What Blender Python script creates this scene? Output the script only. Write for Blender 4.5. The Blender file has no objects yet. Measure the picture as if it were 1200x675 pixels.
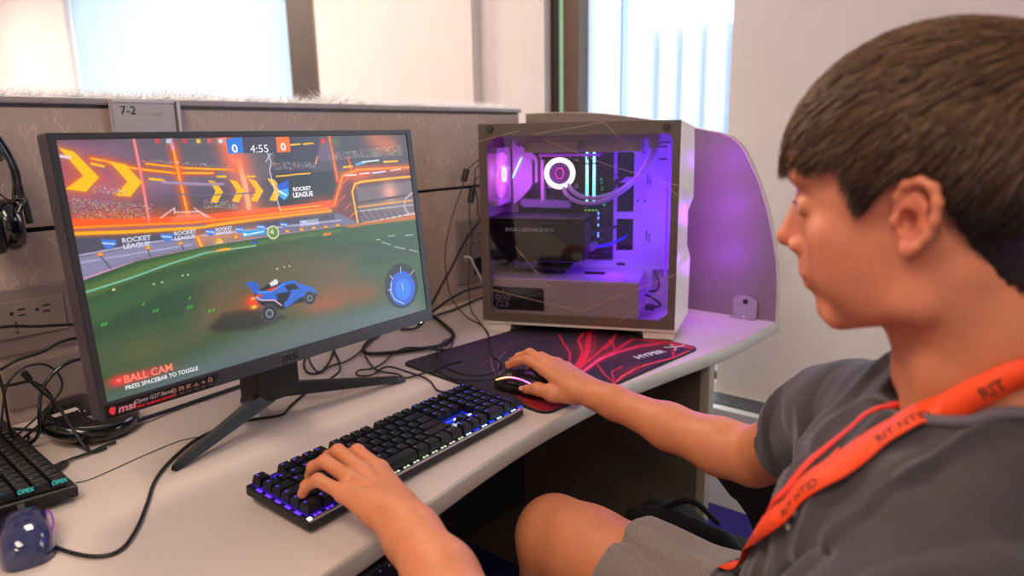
import bpy, bmesh, math, random
import numpy as np
from mathutils import Vector, Matrix, noise
from mathutils.bvhtree import BVHTree
random.seed(7); rng = np.random.default_rng(7)
SC = bpy.context.scene; COL = SC.collection
PI = math.pi; DT = 0.74                                   # desk top height

# ------------------------------------------------------------------ helpers
def lin(c):
    r = []
    for v in c[:3]:
        v = v/255.0
        r.append(v/12.92 if v <= 0.04045 else ((v+0.055)/1.055)**2.4)
    return (*r, 1.0)
MATS = {}
def mat(name, col, rough=0.5, metal=0.0, emit=None, es=0.0, var=0.0, vscale=40, bump=0.0, bscale=200, sss=0.0, alpha=1.0, coat=0.0, spec=None, sheen=0.0, vattr=None, aniso=None):
    if name in MATS: return MATS[name]
    m = bpy.data.materials.new(name); m.use_nodes = True
    nt = m.node_tree; b = nt.nodes['Principled BSDF']
    c = lin(col)
    b.inputs['Base Color'].default_value = c
    b.inputs['Roughness'].default_value = rough; b.inputs['Metallic'].default_value = metal
    if spec is not None: b.inputs['Specular IOR Level'].default_value = spec
    if coat: b.inputs['Coat Weight'].default_value = coat
    if sheen: b.inputs['Sheen Weight'].default_value = sheen
    if emit:
        b.inputs['Emission Color'].default_value = lin(emit); b.inputs['Emission Strength'].default_value = es
    if sss:
        b.inputs['Subsurface Weight'].default_value = sss; b.inputs['Subsurface Radius'].default_value = (0.012, 0.004, 0.002); b.inputs['Subsurface Scale'].default_value = 0.5
    tc = nt.nodes.new('ShaderNodeTexCoord')
    src = None
    if vattr:
        a = nt.nodes.new('ShaderNodeAttribute'); a.attribute_name = vattr; src = a.outputs['Color']
        nt.links.new(src, b.inputs['Base Color'])
    if var:
        n = nt.nodes.new('ShaderNodeTexNoise'); n.inputs['Scale'].default_value = vscale; n.inputs['Detail'].default_value = 4
        mp = nt.nodes.new('ShaderNodeMapping')
        if aniso: mp.inputs['Scale'].default_value = aniso
        nt.links.new(tc.outputs['Object'], mp.inputs[0]); nt.links.new(mp.outputs[0], n.inputs['Vector'])
        r = nt.nodes.new('ShaderNodeMapRange'); r.inputs['From Min'].default_value = 0.3; r.inputs['From Max'].default_value = 0.7
        r.inputs['To Min'].default_value = 1-var; r.inputs['To Max'].default_value = 1+var
        nt.links.new(n.outputs['Fac'], r.inputs['Value'])
        mx = nt.nodes.new('ShaderNodeVectorMath'); mx.operation = 'SCALE'
        if src: nt.links.new(src, mx.inputs[0])
        else: mx.inputs[0].default_value = c[:3]
        nt.links.new(r.outputs[0], mx.inputs['Scale']); nt.links.new(mx.outputs[0], b.inputs['Base Color'])
    if bump:
        n2 = nt.nodes.new('ShaderNodeTexNoise'); n2.inputs['Scale'].default_value = bscale; n2.inputs['Detail'].default_value = 3
        bp = nt.nodes.new('ShaderNodeBump'); bp.inputs['Strength'].default_value = bump; bp.inputs['Distance'].default_value = 0.001
        nt.links.new(tc.outputs['Object'], n2.inputs['Vector']); nt.links.new(n2.outputs['Fac'], bp.inputs['Height']); nt.links.new(bp.outputs[0], b.inputs['Normal'])
    MATS[name] = m
    return m
def emis(name, col, s):
    return mat(name, (5, 5, 5), 0.6, emit=col, es=s)

class MB:
    def __init__(self): self.v = []; self.f = []; self.mi = []; self.m = []; self.sm = []
    def idx(self, m):
        if m not in self.m: self.m.append(m)
        return self.m.index(m)
    def add(self, vs, fs, m, smooth=False, M=None):
        o = len(self.v); k = self.idx(m)
        for p in vs:
            p = Vector(p)
            if M is not None: p = M @ p
            self.v.append(tuple(p))
        for f in fs:
            self.f.append([o+i for i in f]); self.mi.append(k); self.sm.append(smooth)
    def box(self, lo, hi, m, M=None, ch=0.0):
        x0, y0, z0 = lo; x1, y1, z1 = hi
        if ch <= 0:
            vs = [(x0,y0,z0),(x1,y0,z0),(x1,y1,z0),(x0,y1,z0),(x0,y0,z1),(x1,y0,z1),(x1,y1,z1),(x0,y1,z1)]
            self.add(vs, [(3,2,1,0),(4,5,6,7),(0,1,5,4),(1,2,6,5),(2,3,7,6),(3,0,4,7)], m, False, M); return
        bm = bmesh.new(); bmesh.ops.create_cube(bm, size=1)
        for v in bm.verts: v.co = Vector(((x0+x1)/2+v.co.x*(x1-x0), (y0+y1)/2+v.co.y*(y1-y0), (z0+z1)/2+v.co.z*(z1-z0)))
        bmesh.ops.bevel(bm, geom=bm.edges[:], offset=ch, segments=2, profile=0.5, affect='EDGES')
        bm.verts.index_update()
        self.add([v.co[:] for v in bm.verts], [[v.index for v in f.verts] for f in bm.faces], m, False, M); bm.free()
    def prism(self, poly, axis_dir, m, M=None, smooth=False):
        # poly: 3-D points of a planar outline, extruded by axis_dir
        n = len(poly); a = [Vector(p) for p in poly]; d = Vector(axis_dir); b = [p+d for p in a]
        nrm = Vector((0,0,0))
        for i in range(n): nrm += a[i].cross(a[(i+1) % n])
        fs = [list(range(n)), list(range(2*n-1, n-1, -1))]
        for i in range(n):
            j = (i+1) % n; fs.append([j, i, n+i, n+j])
        if nrm.dot(d) > 0: fs = [f[::-1] for f in fs]
        self.add([p[:] for p in a+b], fs, m, smooth, M)
    def cyl(self, p0, p1, r0, m, r1=None, n=24, smooth=True, cap=True, M=None):
        r1 = r0 if r1 is None else r1
        p0 = Vector(p0); p1 = Vector(p1); d = (p1-p0).normalized(); u = d.orthogonal().normalized(); w = d.cross(u)
        vs = []
        for p, r in ((p0, r0), (p1, r1)):
            for i in range(n):
                t = 2*PI*i/n; vs.append((p+u*math.cos(t)*r+w*math.sin(t)*r)[:])
        fs = [[i, (i+1) % n, n+(i+1) % n, n+i] for i in range(n)]
        self.add(vs, fs, m, smooth, M)
        if cap: self.add(vs, [list(range(n))[::-1], list(range(n, 2*n))], m, False, M)
    def lathe(self, prof, m, origin=(0,0,0), axis=(0,0,1), n=40, M=None, smooth=True):
        ax = Vector(axis).normalized(); u = ax.orthogonal().normalized(); w = ax.cross(u); o = Vector(origin)
        vs = []; k = len(prof)
        for (r, h) in prof:
            for i in range(n):
                t = 2*PI*i/n; vs.append((o+ax*h+u*math.cos(t)*r+w*math.sin(t)*r)[:])
        fs = []
        for a in range(k-1):
            for i in range(n):
                j = (i+1) % n; fs.append([a*n+i, a*n+j, (a+1)*n+j, (a+1)*n+i])
        self.add(vs, fs, m, smooth, M)
    def tube(self, pts, r, m, n=8, M=None, closed=False, radii=None, cap=True):
        pts = [Vector(p) for p in pts]; N = len(pts)
        vs = []; u = None
        for i, p in enumerate(pts):
            if closed: t = pts[(i+1) % N]-pts[i-1]
            else: t = pts[min(i+1, N-1)]-pts[max(i-1, 0)]
            t = t.normalized() if t.length > 1e-9 else Vector((0,0,1))
            u = t.orthogonal().normalized() if u is None else (u-t*u.dot(t)).normalized()
            w = t.cross(u); rr = radii[i] if radii else r
            for k in range(n):
                a = 2*PI*k/n; vs.append((p+u*math.cos(a)*rr+w*math.sin(a)*rr)[:])
        fs = []
        for i in range(N if closed else N-1):
            j = (i+1) % N
            for k in range(n):
                l = (k+1) % n; fs.append([i*n+k, i*n+l, j*n+l, j*n+k])
        self.add(vs, fs, m, True, M)
        if cap and not closed: self.add(vs, [list(range(n))[::-1], list(range((N-1)*n, N*n))], m, False, M)
    def obj(self, name, parent=None, M=None):
        me = bpy.data.meshes.new(name); me.from_pydata(self.v, [], self.f)
        for m in self.m: me.materials.append(m)
        me.polygons.foreach_set('material_index', self.mi); me.polygons.foreach_set('use_smooth', self.sm)
        me.update()
        o = bpy.data.objects.new(name, me); COL.objects.link(o)
        if parent is not None: o.parent = parent
        if M is not None: o.matrix_local = M
        return o
def smoothpath(pts, k=6):
    P = [Vector(p) for p in pts]; P = [P[0]*2-P[1]]+P+[P[-1]*2-P[-2]]; out = []
    for i in range(1, len(P)-2):
        a, b, c, d = P[i-1], P[i], P[i+1], P[i+2]
        for s in range(k):
            t = s/k
            out.append(0.5*((2*b)+(c-a)*t+(2*a-5*b+4*c-d)*t*t+(3*b-a-3*c+d)*t**3))
    out.append(P[-2]); return out
def tag(o, label=None, cat=None, group=None, kind=None):
    if label: o['label'] = label
    if cat: o['category'] = cat
    if group: o['group'] = group
    if kind: o['kind'] = kind
    return o
def empty(name, loc, rz=0.0, label=None, cat=None, group=None):
    o = bpy.data.objects.new(name, None); o.empty_display_size = 0.05; COL.objects.link(o)
    o.location = loc; o.rotation_euler = (0, 0, rz)
    return tag(o, label, cat, group)
def struct(name, mb):
    o = mb.obj(name); o['kind'] = 'structure'; return o
def textmesh(s, size, mb, m, M, align='LEFT', extrude=0.0, sx=1.0, shear=0.0, bold=0.0, spacing=1.0):
    # lettering as real polygons; M maps text plane (x right, y up, z out) into the part's space
    cu = bpy.data.curves.new('lettering', 'FONT'); cu.body = s; cu.size = size; cu.align_x = align; cu.extrude = extrude; cu.shear = shear; cu.offset = bold; cu.space_character = spacing
    cu.resolution_u = 3
    ob = bpy.data.objects.new('lettering', cu); COL.objects.link(ob)
    dg = bpy.context.evaluated_depsgraph_get(); me = bpy.data.meshes.new_from_object(ob.evaluated_get(dg))
    mb.add([(v.co.x*sx, v.co.y, v.co.z) for v in me.vertices], [list(p.vertices) for p in me.polygons], m, False, M)
    bpy.data.objects.remove(ob); bpy.data.curves.remove(cu); bpy.data.meshes.remove(me)
def frame(o, x, y, z=None):
    x = Vector(x).normalized(); y = Vector(y).normalized(); z = x.cross(y) if z is None else Vector(z)
    M = Matrix.Identity(4)
    for i in range(3): M[i][0] = x[i]; M[i][1] = y[i]; M[i][2] = z[i]; M[i][3] = o[i]
    return M

# ------------------------------------------------------------------ materials
BLACK = mat('black_plastic', (15, 14, 16), 0.45, bump=0.15, bscale=900)
BLACKG = mat('gloss_black_plastic', (14, 14, 17), 0.16, coat=0.4)
DARK = mat('charcoal_plastic', (38, 37, 40), 0.5, bump=0.15, bscale=700)
WHITEP = mat('white_painted_steel', (232, 226, 218), 0.4, var=0.02, vscale=20)
CABLE = mat('black_cable_rubber', (14, 14, 16), 0.45, bump=0.1)
WPRINT = mat('white_print', (225, 225, 228), 0.5)
WALLM = mat('white_wall_paint', (226, 220, 216), 0.75, var=0.02, vscale=6, bump=0.15, bscale=300)
TRIMT = mat('taupe_metal_trim', (150, 142, 142), 0.42, var=0.03)
TRIMD = mat('dark_taupe_trim', (92, 84, 88), 0.5, var=0.03)
OUTP = mat('taupe_outlet_plastic', (134, 120, 113), 0.45, var=0.02)
HOLE = mat('dark_slot', (12, 11, 11), 0.8)
CHROME = mat('brushed_steel', (150, 150, 152), 0.3, metal=0.9)

def laminate():
    m = bpy.data.materials.new('crackle_print_laminate'); m.use_nodes = True; nt = m.node_tree; b = nt.nodes['Principled BSDF']
    tc = nt.nodes.new('ShaderNodeTexCoord'); mp = nt.nodes.new('ShaderNodeMapping'); mp.inputs['Scale'].default_value = (70, 70, 22)
    nz = nt.nodes.new('ShaderNodeTexNoise'); nz.inputs['Scale'].default_value = 30; nz.inputs['Detail'].default_value = 3
    sub = nt.nodes.new('ShaderNodeVectorMath'); sub.operation = 'MULTIPLY_ADD'; sub.inputs[1].default_value = (0.02, 0.02, 0.012)
    nt.links.new(tc.outputs['Object'], nz.inputs['Vector']); nt.links.new(nz.outputs['Color'], sub.inputs[0]); nt.links.new(tc.outputs['Object'], sub.inputs[2])
    nt.links.new(sub.outputs[0], mp.inputs[0])
    vo = nt.nodes.new('ShaderNodeTexVoronoi'); vo.feature = 'DISTANCE_TO_EDGE'; vo.inputs['Scale'].default_value = 1.0
    nt.links.new(mp.outputs[0], vo.inputs['Vector'])
    cr = nt.nodes.new('ShaderNodeMapRange'); cr.inputs['From Min'].default_value = 0.015; cr.inputs['From Max'].default_value = 0.045; cr.inputs['To Min'].default_value = 1; cr.inputs['To Max'].default_value = 0
    nt.links.new(vo.outputs['Distance'], cr.inputs['Value'])
    n2 = nt.nodes.new('ShaderNodeTexNoise'); n2.inputs['Scale'].default_value = 25
    nt.links.new(tc.outputs['Object'], n2.inputs['Vector'])
    n2.inputs['Detail'].default_value = 5; m0 = nt.nodes.new('ShaderNodeMapRange'); m0.inputs['From Min'].default_value = .42; m0.inputs['From Max'].default_value = .62; m0.inputs['To Max'].default_value = .8; nt.links.new(n2.outputs['Fac'], m0.inputs['Value']); mu = nt.nodes.new('ShaderNodeMath'); mu.operation = 'MULTIPLY'; nt.links.new(cr.outputs[0], mu.inputs[0]); nt.links.new(m0.outputs[0], mu.inputs[1])
    mx = nt.nodes.new('ShaderNodeMix'); mx.data_type = 'RGBA'; mx.inputs['A'].default_value = lin((176, 155, 142)); mx.inputs['B'].default_value = lin((210, 192, 176))
    nt.links.new(mu.outputs[0], mx.inputs['Factor']); nt.links.new(mx.outputs['Result'], b.inputs['Base Color'])
    b.inputs['Roughness'].default_value = 0.55
    return m
LAMIN = laminate()
DESKM = mat('speckled_beige_desk_laminate', (205, 189, 180), 0.5, var=0.05, vscale=900)
EDGEM = mat('grey_beige_edge_band', (176, 166, 152), 0.45, var=0.02)
GABLE = mat('brown_grey_panel', (92, 80, 66), 0.6, var=0.06, vscale=30)
DPAN = mat('black_brown_panel', (48, 44, 42), 0.5, var=0.05, vscale=20)
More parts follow.
